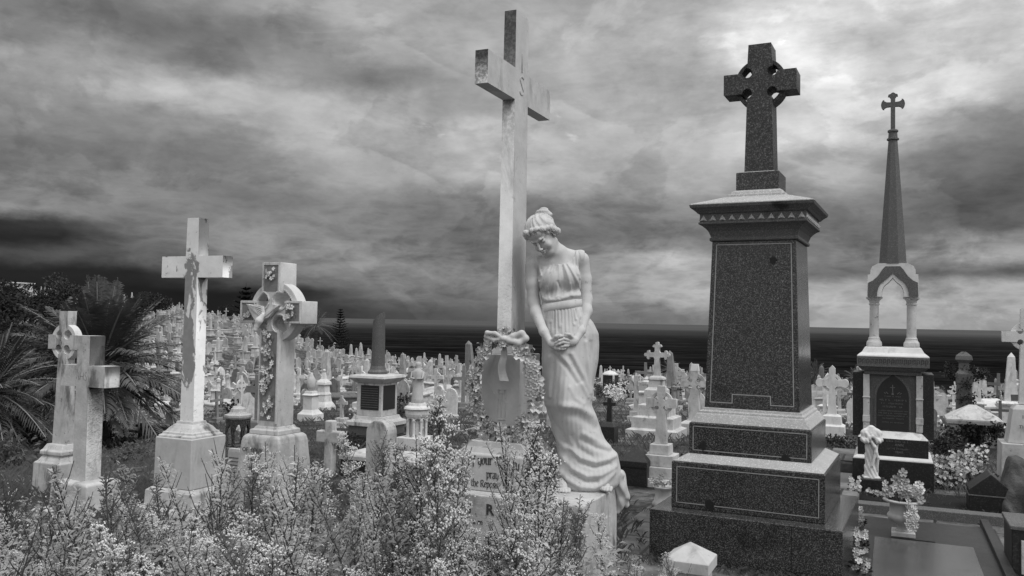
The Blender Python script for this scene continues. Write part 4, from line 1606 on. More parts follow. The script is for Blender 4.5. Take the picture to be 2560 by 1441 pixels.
    F = Field((-.20, -.24, 1.38), (.06, -.09, 1.62), .004)
    F.chain([(-.035, -.150, 1.575), (-.060, -.168, 1.525), (-.078, -.172, 1.485)], [.018, .030, .024], .012)
    F.chain([(-.080, -.176, 1.475), (-.088, -.180, 1.450)], [.019, .018], .008)
    F.chain([(-.090, -.186, 1.442), (-.096, -.192, 1.420)], [.009, .003], .004)
    link(bpy.data.objects.new('dove_body', F.mesh('dove_body', M['bright'])), root)
    text('lettering', 'OF YOUR', .05, M['letter'], root, (-.05, -.2135, .47), (R_(-6), 0, 0), .002)
    text('lettering', 'GAR', .06, M['letter'], root, (-.03, -.2235, .385), (R_(-6), 0, 0), .002)
    return root


def build_thick():
    root = thing('thick_cross', 'heavy plain marble cross with faded carved monogram at its crossing standing before a wheel cross', 'cross', (-5.81, 4.795, 0))
    mb = MB()
    mb.loft([(-.3, .30, .26), (.02, .30, .26), (.04, .28, .24)])
    mb.build('footing', M['marble_old'], root, bevel=.012)
    mb = MB()
    mb.loft([(.041, .205, .165), (.235, .20, .16), (.25, .18, .14)])
    mb.build('base_block', M['marble_old'], root, bevel=.01)
    plate('cross', [cross_outline(.068, .070, .073, .243, .982, 1.148, .249, 1.382)], .142, M['marble_old'], root, 0, None, None, .007)
    text('carved_monogram', 'IHS', .10, M['granite_cap'], root, (.0, -.0712, 1.06), (0, 0, 0), .001, sx=.75, off=-.003)
    return root


def build_lcel():
    root = thing('small_wheel_cross', 'small weathered wheel cross on moulded pedestal behind the heavy plain cross', 'cross', (-6.825, 5.376, 0))
    mb = MB()
    mb.loft([(-.3, .27, .25), (-.06, .27, .25)])
    mb.build('footing', M['marble_old'], root, bevel=.01)
    mb = MB()
    mb.loft([(-.059, .175, .165), (.225, .170, .16), (.24, .15, .14), (.285, .118, .110), (.295, .138, .128), (.325, .138, .128), (.34, .125, .11), (.385, .105, .085)])
    mb.build('pedestal', M['marble_old'], root, bevel=.006)
    plate('cross', [cross_outline(.056, .052, .086, .190, 1.232, 1.360, .384, 1.576, .042)], .090, M['marble_old'], root, 0, None, None, .005)
    ring_mb(.124, .164, 1.296, .036, .06, 12).build('ring', M['bright'], root, bevel=.004)
    return root


build_stained()
build_carved()
build_thick()
build_lcel()


# ------------------------------------------------------------------ the spire monument on the right
def build_spire():
    root = thing('spire_monument', 'slender spire monument, dark octagonal spire with a small cross over a pale two-column arch', 'monument', (0.0, 9.72, 0))
    Bk, Rd = M['black'], M['red']
    mb = MB()
    mb.loft([(-.2, .372, .372), (.232, .372, .372), (.238, .368, .368)])
    mb.build('base', Bk, root, bevel=.005)
    mb = MB()
    mb.loft([(.239, .366, .366), (.250, .362, .362), (.272, .330, .330)])
    mb.build('base_weathering', M['bright'], root)
    mb = MB()
    mb.loft([(.273, .325, .325), (.448, .325, .325)])
    mb.build('step', Bk, root, bevel=.005)
    mb = MB()
    mb.loft([(.449, .322, .322), (.515, .258, .258)])
    mb.build('step_weathering', M['bright'], root)
    mb = MB()
    mb.loft([(.516, .215, .235), (1.085, .215, .235)])
    mb.build('die', Rd, root, bevel=.003)
    # paler buttress strips at the front corners, dark piers beside them
    for sx in (-1, 1):
        mb = MB()
        mb.box(sx * .246 - .030, sx * .246 + .030, -.268, -.20, .52, 1.085)
        mb.box(sx * .246 - .034, sx * .246 + .034, -.274, -.22, .60, .665)
        mb.box(sx * .246 - .035, sx * .246 + .035, -.276, -.22, .845, .857)
        mb.build('buttress', M['marble_old'], root, bevel=.003)
        mb = MB()
        mb.loft([(.449, .050, .25), (1.10, .050, .25)], sx * .327, .03)
        mb.build('pier', Bk, root, bevel=.003)
    # pointed tablet
    arch = [(-.150, .535), (.150, .535), (.150, .86)]
    for i in range(1, 9):
        a = i / 8 * R_(62)
        arch.append((.150 - .30 * (1 - math.cos(a)) * 1.0, .86 + .30 * math.sin(a) * .86))
    arch = arch[:3] + [p for p in arch[3:] if p[0] > .004] + [(0, .86 + .30 * .866 * .86 + .012)]
    outline = arch + [(-x, z) for x, z in reversed(arch[2:-1])]
    plate('tablet_frame', [[(x * 1.13, .52 + (z - .52) * 1.035) for x, z in outline]], .012, M['granite_cap'], root, 0, (0, -.2415, 0))
    tb = plate('tablet', [outline], .010, M['slate'], root, 0, (0, -.2495, 0))
    yy = -.2562
    mb = MB()
    mb.box(-.0035, .0035, yy, yy + .003, .90, .985)
    mb.box(-.022, .022, yy, yy + .003, .955, .961)
    mb.prism([(-.011, .885), (.011, .885), (.004, .915), (-.004, .915)], yy, yy + .003)
    for sx in (-1, 1):
        for i in range(5):
            mb.ball((sx * (.045 + .008 * i), yy, .895 + .007 * (i % 3)), .005, 5, 3)
    mb.build('tablet_cross', M['letter_pale'], root)
    rg = random.Random(8)

    def worn_lines(name, rows, x0, x1, y):
        """weathered lettering, no longer readable: rows of short upright cuts"""
        mb = MB()
        for z, h, wfrac in rows:
            w = (x1 - x0) * wfrac
            x = (x0 + x1) / 2 - w / 2
            while x < (x0 + x1) / 2 + w / 2:
                if rg.random() < .16:
                    x += h * .7
                    continue
                hh = h * rg.uniform(.75, 1)
                mb.box(x, x + h * .16, y, y + .002, z - hh / 2, z + hh / 2)
                if rg.random() < .6:
                    zz = z + rg.choice((-.42, 0, .42)) * h
                    mb.box(x + h * .16, x + h * .5, y, y + .002, zz - h * .07, zz + h * .07)
                x += h * rg.uniform(.62, .8)
        mb.build(name, M['letter_pale'], root)
    worn_lines('lettering', ((.868, .013, .5), (.832, .020, .92), (.796, .016, .72), (.764, .018, .62), (.722, .013, .95), (.698, .013, .9), (.672, .013, .95), (.646, .012, .7), (.606, .012, .75)), -.145, .145, yy)
    worn_lines('lettering', ((.425, .019, .8), (.352, .016, .8)), -.08, .17, -.3268)
    text('lettering', 'ANN', .036, M['letter_pale'], root, (.06, -.3262, .390), ext=.0008)
    text('lettering', 'YEARS', .026, M['letter_pale'], root, (.06, -.3262, .318), ext=.0008)
    # entablature with a key pattern
    mb = MB()
    mb.loft([(1.086, .262, .272), (1.125, .262, .272), (1.126, .285, .29), (1.150, .31, .31), (1.165, .325, .325)])
    mb.build('bed_moulding', M['granite_cap'], root, bevel=.002)
    mb = MB()
    mb.loft([(1.166, .334, .334), (1.268, .334, .334)])
    mb.build('key_band', M['granite_cap'], root, bevel=.003)
    mb = MB()
    for i in range(17):
        x = -.318 + i * .0385
        yb = -.3365
        mb.box(x, x + .003, yb, yb + .004, 1.195, 1.245)
        mb.box(x + .003, x + .024, yb, yb + .004, 1.242, 1.245)
        mb.box(x + .021, x + .024, yb, yb + .004, 1.210, 1.242)
        mb.box(x + .010, x + .021, yb, yb + .004, 1.210, 1.213)
    mb.build('key_pattern', M['void'], root)
    mb = MB()
    mb.loft([(1.269, .334, .334), (1.282, .330, .330), (1.305, .300, .300), (1.308, .292, .292), (1.362, .262, .262)])
    mb.build('cap_slope', M['bright'], root, bevel=.003)
    for sx in (-1, 1):
        mb = MB()
        mb.lathe([(.074, 1.363), (.076, 1.385), (.074, 1.41), (.060, 1.432), (.056, 1.445), (.058, 1.452), (.050, 1.462), (.047, 1.47), (.045, 1.80), (.054, 1.805), (.054, 1.815), (.047, 1.82), (.052, 1.845), (.068, 1.862), (.080, 1.868), (.082, 1.884)], sx * .178, 0, 20)
        mb.build('column', M['marble_old'], root, smooth=False)
    # arched head with an ogee opening
    half = [(.105, 1.885), (.104, 1.93), (.098, 1.96), (.083, 1.995), (.062, 2.018), (.045, 2.03), (.030, 2.046), (.014, 2.066), (0, 2.085)]
    out = [(.105, 1.885), (.245, 1.885), (.238, 2.115), (.215, 2.118), (.212, 2.165), (.196, 2.200), (.14, 2.232)]
    loop = out + [(-x, z) for x, z in reversed(out)] + [(-x, z) for x, z in half[1:]] + [(x, z) for x, z in reversed(half[:-1])][:-1]
    loop = out + [(-x, z) for x, z in reversed(out)] + [(-x, z) for x, z in half[1:-1]] + [half[-1]] + [(x, z) for x, z in reversed(half[1:-1])]
    plate('arch_head', [loop], .25, M['bright'], root, 0, None, None, .006)
    # raised grey gable moulding on the arch head
    o2 = [(.150, 1.89), (.238, 1.89), (.234, 2.03), (.19, 2.052), (.14, 2.10), (.10, 2.165), (.07, 2.20)]
    i2 = [(.148, 1.93), (.140, 1.97), (.118, 2.015), (.09, 2.045), (.06, 2.067), (.03, 2.095), (0, 2.13)]
    lp = o2 + [(-x, z) for x, z in reversed(o2)] + [(-x, z) for x, z in i2[:-1]] + [i2[-1]] + [(x, z) for x, z in reversed(i2[:-1])]
    plate('gable_moulding', [lp], .012, M['granite_cap'], root, 0, (0, -.129, 0))
    # octagonal spire, collars and cross
    k8 = math.pi / 8
    mb = MB()
    c8 = 1 / math.cos(k8)
    mb.lathe([(.131 * c8, 2.231), (.044 * c8, 3.535)], 0, 0, 8, None, 1, k8)
    mb.build('spire', Rd, root)
    mb = MB()
    mb.lathe([(.044, 3.536), (.060, 3.54), (.060, 3.556), (.046, 3.56), (.042, 3.62), (.052, 3.625), (.052, 3.642), (.040, 3.65)], 0, 0, 16)
    mb.build('collar', M['granite_cap'], root)
    arm = [(.022, 3.648), (.022, 3.895), (.060, 3.893), (.085, 3.880), (.083, 3.868), (.098, 3.872), (.110, 3.892), (.116, 3.918), (.110, 3.945), (.098, 3.966), (.083, 3.970), (.085, 3.957), (.060, 3.943), (.022, 3.940), (.023, 3.985), (.038, 4.005), (.048, 4.000), (.044, 4.022), (.022, 4.030), (.010, 4.042)]
    plate('finial_cross', [arm + [(-x, z) for x, z in reversed(arm)]], .042, Rd, root, 0, None, None, .003)
    return root


build_spire()


# ------------------------------------------------------------------ placing by survey marks
def at(u, v):
    """where the sight line through (u, v) meets the ground"""
    d = 4.0
    while d < 230:
        p = P(u, v, d)
        if p.z <= ground(p.x, p.y):
            return Vector((p.x, p.y, ground(p.x, p.y))), d
        d += 0.03 if d < 30 else 0.2
    return P(u, v, 200), 200


def on(u, d):
    p = P(u, 800, d)
    return Vector((p.x, p.y, ground(p.x, p.y)))


def leaf_ball(mb, c, r, n, L, rg, flat=1.0, hollow=.5, w=.45):
    for i in range(n):
        q = Vector((rg.gauss(0, 1), rg.gauss(0, 1), rg.gauss(0, 1))).normalized()
        k = hollow + (1 - hollow) * rg.random()
        k *= 1 + .35 * mnoise.noise(q * 2.1 + Vector(c) * 3)
        p = Vector(c) + Vector((q.x * r * k, q.y * r * k, q.z * r * k * flat))
        d = q + Vector((rg.uniform(-.9, .9), rg.uniform(-.9, .9), rg.uniform(-.6, .9)))
        mb.leaf(p, d, (rg.uniform(-1, 1), rg.uniform(-1, 1), rg.uniform(-1, 1)), L * rg.uniform(.6, 1.3), L * w, .15)
    return mb


def shrub_mesh(seed, n=420, L=.10, lobes=6, spread=.32, mat='leafd'):
    rg = random.Random(seed)
    mb = MB()
    for i in range(lobes):
        a = rg.uniform(0, 6.28)
        leaf_ball(mb, (spread * rg.random() * math.cos(a), spread * rg.random() * math.sin(a), rg.uniform(.12, .5)), rg.uniform(.16, .28), n // lobes, L, rg, .9)
    return mb


# ------------------------------------------------------------------ palms, pines, trees
def palm_crown(seed, nf, L, droop, pairs, lo=-25, hi=85, ll=.20):
    rg = random.Random(seed)
    lf, rb = MB(), MB()
    for i in range(nf):
        az = 2.399963 * i + rg.uniform(-.2, .2)
        e = R_(lo + (hi - lo) * ((i + .5) / nf) ** .8 + rg.uniform(-7, 7))
        Lf = L * rg.uniform(.82, 1.1) * (1 - .12 * (e > 1.1))
        g = droop * rg.uniform(.75, 1.25)
        hd = Vector((math.cos(az), math.sin(az), 0))
        pts = []
        for k in range(pairs + 1):
            s = k / pairs
            pts.append(hd * (Lf * s * math.cos(e)) + Vector((0, 0, Lf * s * math.sin(e) - g * Lf * s * s * math.cos(e))))
        rb.tube([pts[j] for j in range(0, pairs + 1, max(1, pairs // 6))], [.026 * L / 2 * (1 - .75 * j / 7) for j in range(len(range(0, pairs + 1, max(1, pairs // 6))))], 4)
        for k in range(2, pairs):
            s = k / pairs
            t = (pts[k + 1] - pts[k - 1]).normalized()
            sd = t.cross(Vector((0, 0, 1)))
            if sd.length < .05:
                sd = hd.cross(Vector((0, 0, 1)))
            sd.normalize()
            upv = sd.cross(t)
            ln = Lf * ll * math.sin(math.pi * min(.98, .16 + .80 * s)) * rg.uniform(.8, 1.15)
            for sg in (-1, 1):
                d = t * .75 + sd * sg * .75 + upv * rg.uniform(.05, .4) + Vector((0, 0, -.10))
                lf.leaf(pts[k], d, upv, ln, .030 * L / 2 + .004, .25)
    return lf, rb


def palm(label, loc, seed, nf, L, droop, pairs, trunk_h, trunk_r, lo=-25, hi=85, group=None, ll=.20):
    root = thing('palm_tree', label, 'palm', loc, group=group)
    lf, rb = palm_crown(seed, nf, L, droop, pairs, lo, hi, ll)
    lf.build('crown', M['palm'], root, loc=(0, 0, trunk_h))
    rb.build('frond_ribs', M['palm_rib'], root, loc=(0, 0, trunk_h))
    mb = MB()
    rg = random.Random(seed)
    prof = []
    nst = max(3, int(trunk_h / .12))
    for i in range(nst + 1):
        prof.append((trunk_r * (1.12 if i % 2 else .92) * (1.25 - .25 * min(1, i / nst * 3)), -.3 + (trunk_h + .4) * i / nst))
    mb.lathe(prof, 0, 0, 12)
    mb.build('trunk', M['bark'], root)
    return root


def norfolk(label, loc, h, seed):
    rg = random.Random(seed)
    root = thing('pine_tree', label, 'tree', loc)
    tr = MB()
    tr.tube([(0, 0, -.5), (0, 0, h * .5), (0, 0, h)], [h * .022, h * .014, h * .003], 7)
    cr = MB()
    tiers = 17
    for i in range(tiers):
        z = h * (.10 + .88 * i / tiers)
        R = h * .30 * (1 - i / tiers) ** .85 * rg.uniform(.8, 1.15) + h * .015
        nb = 7
        for b in range(nb):
            a = 2 * math.pi * (b + rg.uniform(-.25, .25)) / nb + i * .5
            rr = R * rg.uniform(.7, 1.1)
            pts = [(0, 0, z), (rr * .5 * math.cos(a), rr * .5 * math.sin(a), z + rr * .05), (rr * math.cos(a), rr * math.sin(a), z + rr * .28)]
            cr.tube(pts, [h * .005, h * .004, h * .002], 3)
            for q in range(26):
                s = .15 + .85 * q / 26
                p = Vector(pts[0]).lerp(Vector(pts[1]), min(1, s * 2)) if s < .5 else Vector(pts[1]).lerp(Vector(pts[2]), s * 2 - 1)
                d = Vector((math.cos(a + rg.uniform(-1.3, 1.3)), math.sin(a + rg.uniform(-1.3, 1.3)), rg.uniform(.1, .8)))
                cr.leaf(p, d, (0, 0, 1), h * .035, h * .016, 0)
    tr.build('trunk', M['bark'], root)
    cr.build('crown', M['pine'], root)
    return root


def broad_tree(label, loc, h, r, seed, group=None, mat='leafd'):
    rg = random.Random(seed)
    root = thing('leafy_tree', label, 'tree', loc, group=group)
    tr = MB()
    tr.tube([(0, 0, -.5), (.05 * h, 0, h * .3), (.02 * h, .03 * h, h * .6)], [h * .05, h * .035, h * .018], 7)
    cr = MB()
    for i in range(9):
        a = rg.uniform(0, 6.28)
        c = (r * .62 * rg.random() ** .5 * math.cos(a), r * .62 * rg.random() ** .5 * math.sin(a), h * rg.uniform(.38, .85))
        tr.tube([(0, 0, h * .3), (c[0] * .5, c[1] * .5, h * .3 + (c[2] - h * .3) * .6), c], [h * .02, h * .013, h * .006], 5)
        leaf_ball(cr, c, r * rg.uniform(.30, .48), 260, r * .11, rg, .8, .45, .6)
    tr.build('trunk', M['bark'], root)
    cr.build('crown', M[mat], root)
    return root


pp = P(248, 925, 15.5)
gz = ground(pp.x, pp.y)
palm('large dark date palm with arching fronds behind the two crosses on the left', Vector((pp.x, pp.y, gz)), 5, 96, 2.0, .36, 52, max(pp.z - gz, .6), .19, -30, 84, None, .25)
pp = P(-25, 985, 13.0)
gz = ground(pp.x, pp.y)
palm('date palm at the left edge, only its drooping fronds reaching into view', Vector((pp.x, pp.y, gz)), 9, 60, 1.35, .45, 30, max(pp.z - gz, .5), .17, -30, 80, None, .24)
for (u, v, d, L, lab) in ((1674, 925, 40, .75, 'small dark palm at the cliff rim right of the trefoil cross'), (2040, 938, 38, .85, 'small dark palm at the rim beside the granite monument'), (2140, 950, 36, .75, 'small dark palm at the rim just left of the spire monument'), (790, 815, 84, 2.3, 'lone palm on the hill behind the carved wheel cross')):
    pp = P(u, v, d)
    gz = ground(pp.x, pp.y)
    palm(lab, Vector((pp.x, pp.y, gz)), int(u), 34, L, .45, 16, max(pp.z - gz, .5), .05 * L + .05, -25, 85, None, .26)
for (u, vb, vt, d, lab, sd) in ((613, 800, 708, 118, 'tall dark conifer on the hill just left of the carved wheel cross', 3), (849, 865, 768, 92, 'dark conical conifer standing before the sea right of the carved wheel cross', 4)):
    a, b = P(u, vb, d), P(u, vt, d)
    norfolk(lab, Vector((a.x, a.y, ground(a.x, a.y) - .2)), b.z - ground(a.x, a.y) + .2, sd)
for i, (u, d, h, r) in enumerate(((20, 62, 4.2, 2.6), (75, 70, 3.6, 2.4), (130, 58, 3.2, 2.1), (40, 44, 2.6, 2.0), (110, 40, 2.2, 1.7), (150, 78, 4.2, 2.6), (385, 96, 2.8, 2.2), (345, 104, 2.2, 2.0), (60, 28, 1.7, 1.4), (180, 30, 1.6, 1.3), (405, 118, 1.8, 1.5), (250, 120, 3.0, 2.6), (560, 118, 2.0, 1.6), (640, 108, 1.6, 1.5), (-40, 50, 4.0, 2.6), (205, 66, 3.0, 2.1))):
    broad_tree('dark rounded tree on the slope beyond the palms' if u < 300 else 'low dark tree on the hill crest behind the patchy cross', on(u, d), h, r, 40 + i, 'trees on the left slope' if u < 300 else 'trees on the hill crest')


# ------------------------------------------------------------------ gravestones
def fig(mb, z, h, w=.16, sc=1.0):
    """small draped stone figure"""
    mb.lathe([(w * 1.05, z), (w * .95, z + h * .12), (w * .72, z + h * .45), (w * .80, z + h * .62), (w * .95, z + h * .76), (w * .40, z + h * .83), (w * .30, z + h * .86), (w * .46, z + h * .92), (w * .40, z + h * .985), (w * .1, z + h)], 0, 0, 9, None, .75)
    for sx in (-1, 1):
        mb.tube([(sx * w * .85, 0, z + h * .76), (sx * w * 1.0, -w * .3, z + h * .60), (sx * w * .2, -w * .8, z + h * .60)], [w * .24, w * .2, w * .16], 5)


def urn(mb, z, h):
    mb.lathe([(h * .20, z), (h * .22, z + h * .08), (h * .08, z + h * .14), (h * .08, z + h * .2), (h * .30, z + h * .42), (h * .33, z + h * .58), (h * .18, z + h * .72), (h * .22, z + h * .76), (h * .16, z + h * .84), (h * .04, z + h * .95), (h * .02, z + h)], 0, 0, 10)


def steps(mb, ws, hs, z=0, asp=.85):
    for w, h in zip(ws, hs):
        mb.loft([(z, w, w * asp), (z + h * .8, w, w * asp), (z + h, w * .94, w * asp * .94)])
        z += h
    return z


def headstone(k, rg):
    mb = MB()
    w, h, t = rg.uniform(.24, .36), rg.uniform(.75, 1.15), rg.uniform(.05, .08)
    z0 = steps(mb, (w * 1.35, w * 1.15), (.12, .14), -.15, .45)
    z1 = z0 + h
    if k == 0:
        top = [(w * math.cos(a), z1 - w + w * math.sin(a)) for a in [math.pi * i / 10 for i in range(11)]]
    elif k == 1:
        top = [(w, z1 - w * 1.3)] + [(w - 2 * w * (1 - math.cos(a)), z1 - w * 1.3 + w * 1.3 * math.sin(a) / .87) for a in [R_(60) * i / 5 for i in range(1, 6)]]
        top = [p for p in top if p[0] >= -1e-6]
        top += [(-x, z) for x, z in reversed(top) if x > 1e-3]
    elif k == 2:
        top = [(w, z1 - w * .7), (w * .8, z1 - w * .7), (w * .78, z1 - w * .55)] + [(w * .7 * math.cos(a), z1 - w * .55 + w * .55 * math.sin(a)) for a in [math.pi * i / 8 for i in range(1, 8)]] + [(-w * .78, z1 - w * .55), (-w * .8, z1 - w * .7), (-w, z1 - w * .7)]
    else:
        top = [(w, z1 - w * .5), (0, z1), (-w, z1 - w * .5)]
    mb.prism([(-w, z0), (w, z0)] + top, -t, t)
    return mb


def pedestal(mb, rg, w=.28, asp=1.0):
    z = steps(mb, (w * 1.7, w * 1.35), (.16, .15), -.15, asp)
    h = rg.uniform(.35, .6)
    mb.loft([(z, w, w * asp), (z + h, w * .93, w * .93 * asp), (z + h + .01, w * 1.15, w * 1.15 * asp), (z + h + .06, w * 1.2, w * 1.2 * asp), (z + h + .12, w * .8, w * .8 * asp)])
    return z + h + .12


def grave_kind(kind, i):
    rg = random.Random(kind + str(i))
    mb = MB()
    if kind == 'headstone':
        return headstone(i % 4, rg)
    if kind == 'cross':
        z = steps(mb, (.42, .33, .24), (.18, .17, .18), -.15, .8)
        H = rg.uniform(.95, 1.45)
        w = rg.uniform(.055, .085)
        mb.prism(cross_outline(w * .9, w, w * 1.15, H * .30, z + H * .60, z + H * .60 + 2 * w, z, z + H), -w * .7, w * .7)
        if i % 2:
            rm = ring_mb(H * .15, H * .21, z + H * .60 + w, w * .45, .1, 5)
            mb.add(rm.v, rm.f)
        return mb
    if kind == 'obelisk':
        z = pedestal(mb, rg)
        H = rg.uniform(.9, 1.5)
        mb.loft([(z, .16, .16), (z + H, .09, .09), (z + H + .12, .005, .005)])
        return mb
    if kind == 'urn':
        z = pedestal(mb, rg, .24)
        urn(mb, z, rg.uniform(.4, .6))
        return mb
    if kind == 'figure':
        z = pedestal(mb, rg, .25)
        fig(mb, z, rg.uniform(.7, 1.0))
        return mb
    if kind == 'tomb':
        L, w, h = rg.uniform(.9, 1.1), rg.uniform(.38, .48), rg.uniform(.18, .45)
        mb.loft([(-.2, w, L), (h, w, L), (h + .01, w * 1.08, L * 1.04), (h + .07, w * 1.08, L * 1.04), (h + (.2 if i % 2 else .09), w * .55, L * .9)])
        return mb
    if kind == 'kerb':
        w, L, t, h = rg.uniform(.45, .55), rg.uniform(.95, 1.1), .06, rg.uniform(.1, .2)
        mb.box(-w, w, -L, -L + 2 * t, -.2, h)
        mb.box(-w, w, L - 2 * t, L, -.2, h)
        mb.box(-w, -w + 2 * t, -L + 2 * t + .003, L - 2 * t - .003, -.2, h - .004)
        mb.box(w - 2 * t, w, -L + 2 * t + .003, L - 2 * t - .003, -.2, h - .004)
        return mb


KINDS = {  # name, category, weight, description
    'headstone': ('headstone', 'headstone', 34, 'weathered headstone'),
    'cross': ('grave_cross', 'cross', 30, 'stone cross on stepped base'),
    'obelisk': ('grave_obelisk', 'obelisk', 10, 'slender obelisk on a pedestal'),
    'urn': ('urn_pedestal', 'urn monument', 8, 'stone urn on a pedestal'),
    'figure': ('grave_figure', 'grave statue', 6, 'draped stone figure on a pedestal'),
    'tomb': ('chest_tomb', 'tomb', 9, 'low chest tomb'),
    'kerb': ('grave_kerb', 'grave kerb', 16, 'low stone grave kerb')}
GM = {k: [grave_kind(k, i).mesh(KINDS[k][0], M['far']) for i in range(8 if k in ('headstone', 'cross') else 4)] for k in KINDS}


def zone(u):
    for lim, nm in ((450, 'by the large palm'), (610, 'between both tall left crosses'), (900, 'right of the carved cross'), (1200, 'left of the wreath'), (1480, 'behind the statue'), (1790, 'between statue and granite monument'), (2160, 'between granite and spire monuments'), (9999, 'right of the spire monument')):
        if u < lim:
            return nm


KEEPU = []
KEEP = []       # clear zones (x, y, radius) round the named monuments


def scatter():
    rg = random.Random(99)
    spots = []
    y = 4.0
    row = 0
    while y < 190:
        x = -190 + rg.uniform(0, 1)
        while x < 60:
            x += rg.uniform(.72, 1.3)
            px, py = x + rg.uniform(-.15, .15), y + rg.uniform(-.5, .5)
            a, d = polar(px, py)
            u = 1280 + FPX * math.tan(a) if abs(a) < 1.2 else 9999
            if not -60 < u < 2640 or d < (12.2 if 1490 < u < 1800 else 16 if u > 2330 else 13.5) or d > edge_at(a) - 1:
                continue
            if 1300 < u < 1465 and d > 20 or 1800 < u < 1995:
                continue                                # hidden behind the big monuments
            if u < 430 and d < 22:
                continue
            if mnoise.noise(Vector((px * .07, py * .07, 9))) < -.30 and d < 70:
                continue                                # paths and gaps
            if u < 330 and rg.random() < .90:
                continue
            if d > 42 and rg.random() < (.55 if u < 620 else .30 if u < 1000 else 0):
                continue
            if any(abs(u - k[0]) < k[1] and d < k[2] for k in KEEPU):
                continue                                # would stand in front of a named monument
            if any((px - k[0]) ** 2 + (py - k[1]) ** 2 < k[2] ** 2 for k in KEEP):
                continue
            spots.append((d, u, px, py))
        y += 1.75 if y < 50 else 2.0
    spots.sort()
    names = list(KINDS)
    wts = [KINDS[k][2] for k in names]
    rest = MB()
    cnt = {k: 0 for k in names}
    LIM = 290
    for i, (d, u, px, py) in enumerate(spots):
        k = rg.choices(names, wts)[0]
        if u < 1200 and k == 'kerb' and d > 40:
            k = 'headstone'
        if d < 19 and k in ('tomb', 'figure', 'obelisk'):
            k = 'headstone'
        me = rg.choice(GM[k])
        z = ground(px, py) + .02
        face = rg.choice((0, 0, 0, 0, math.pi / 2, -math.pi / 2)) + rg.gauss(0, .05)
        s = rg.uniform(.48, .88) * (1.0 if d > 26 else .88 if d > 19 else .72)
        tilt = (rg.gauss(0, .045), rg.gauss(0, .045), face)
        nm, cat, _, desc = KINDS[k]
        if i < 640 and cnt[k] < LIM:
            cnt[k] += 1
            o = bpy.data.objects.new(nm, me)
            C.objects.link(o)
            o.location = (px, py, z)
            o.rotation_euler = tilt
            o.scale = (s, s, s)
            dist = 'near the front' if d < 24 else ('midway back' if d < 45 else 'near the sea')
            tag(o, '%s %s, %s' % (desc, zone(u), dist), cat, '%s %s, %s' % (cat, zone(u), dist))
        else:
            mt = Matrix.Translation((px, py, z)) @ Matrix.Rotation(face, 4, 'Z') @ Matrix.Scale(s, 4)
            rest.add([v.co for v in me.vertices], [tuple(p.vertices) for p in me.polygons], mt)
    o = rest.build('far_gravestones', stone('far_gravestone_stone', .40, .9, .3, .4, .9, .004, scale=.9))
    tag(o, 'mass of small pale gravestones far off along the cliff rim and hill', 'gravestones', kind='stuff')
    print('SCATTER', len(spots), cnt, len(rest.v))


# ------------------------------------------------------------------ named monuments in the middle distance
def keep(p, r=.8):
    KEEP.append((p.x, p.y, r))


def mid(name, label, cat, u, vb, r=.8, d=None, rot=0, group=None):
    if d is None:
        p, d = at(u, vb)
    else:
        p = on(u, d)
    keep(p, r)
    KEEPU.append((u, .75 * r * FPX / d + 8, d + .6))
    return thing(name, label, cat, p, (0, 0, rot), group), d, p


def zat(u, v, d):
    return P(u, v, d).z


def build_column():
    root, d, p = mid('broken_column', 'dark broken column on a pale pedestal with black inscribed panels', 'monument', 940, 1112, 1.2)
    z = lambda v: zat(940, v, d) - p.z
    w = lambda px: px * d / FPX
    mb = MB()
    mb.loft([(-.2, w(62), w(62)), (z(1085), w(62), w(62))])
    mb.build('dark_base', M['black'], root, bevel=.005)
    mb = MB()
    mb.loft([(z(1085) + .002, w(50), w(50)), (z(1062), w(50), w(50))])
    mb.build('lower_block', M['red'], root, bevel=.004)
    mb = MB()
    mb.loft([(z(1062) + .002, w(54), w(54)), (z(1052), w(54), w(54)), (z(1046), w(44), w(44)), (z(1038), w(41), w(41))])
    mb.build('step', M['marble_old'], root, bevel=.004)
    mb = MB()
    mb.loft([(z(1038) + .002, w(36), w(36)), (z(957), w(36), w(36))])
    mb.build('die', M['marble_old'], root, bevel=.004)
    mb = MB()
    hh = w(36)
    mb.box(-hh * .66, hh * .80, -hh - .006, -hh + .01, z(1022), z(962))
    mb.box(hh - .01, hh + .006, -hh * .8, hh * .7, z(1022), z(962))
    mb.build('panel', M['slate'], root)
    mb = MB()
    for i in range(9):
        zz = z(1018) + (z(966) - z(1018)) * i / 9 + .01
        mb.box(-hh * .6, hh * .72, -hh - .0085, -hh - .004, zz, zz + .008)
    mb.build('worn_lettering', M['granite_cap'], root)
    mb = MB()
    mb.loft([(z(957) + .002, w(38), w(38)), (z(950), w(46), w(46)), (z(944), w(52), w(52)), (z(938), w(50), w(50)), (z(935), w(30), w(30))])
    mb.build('cornice', M['marble_old'], root, bevel=.003)
    mb = MB()
    mb.lathe([(w(25), z(935)), (w(25), z(930)), (w(20), z(924)), (w(19), z(920)), (w(17.5), z(915)), (w(15), z(800))], 0, 0, 20)
    n = 20
    for k in range(n):      # oblique break
        x, y, zz = mb.v[5 * n + k]
        mb.v[5 * n + k] = (x, y, zz + .035 + .9 * x)
    mb.build('column', M['red'], root, smooth=False)


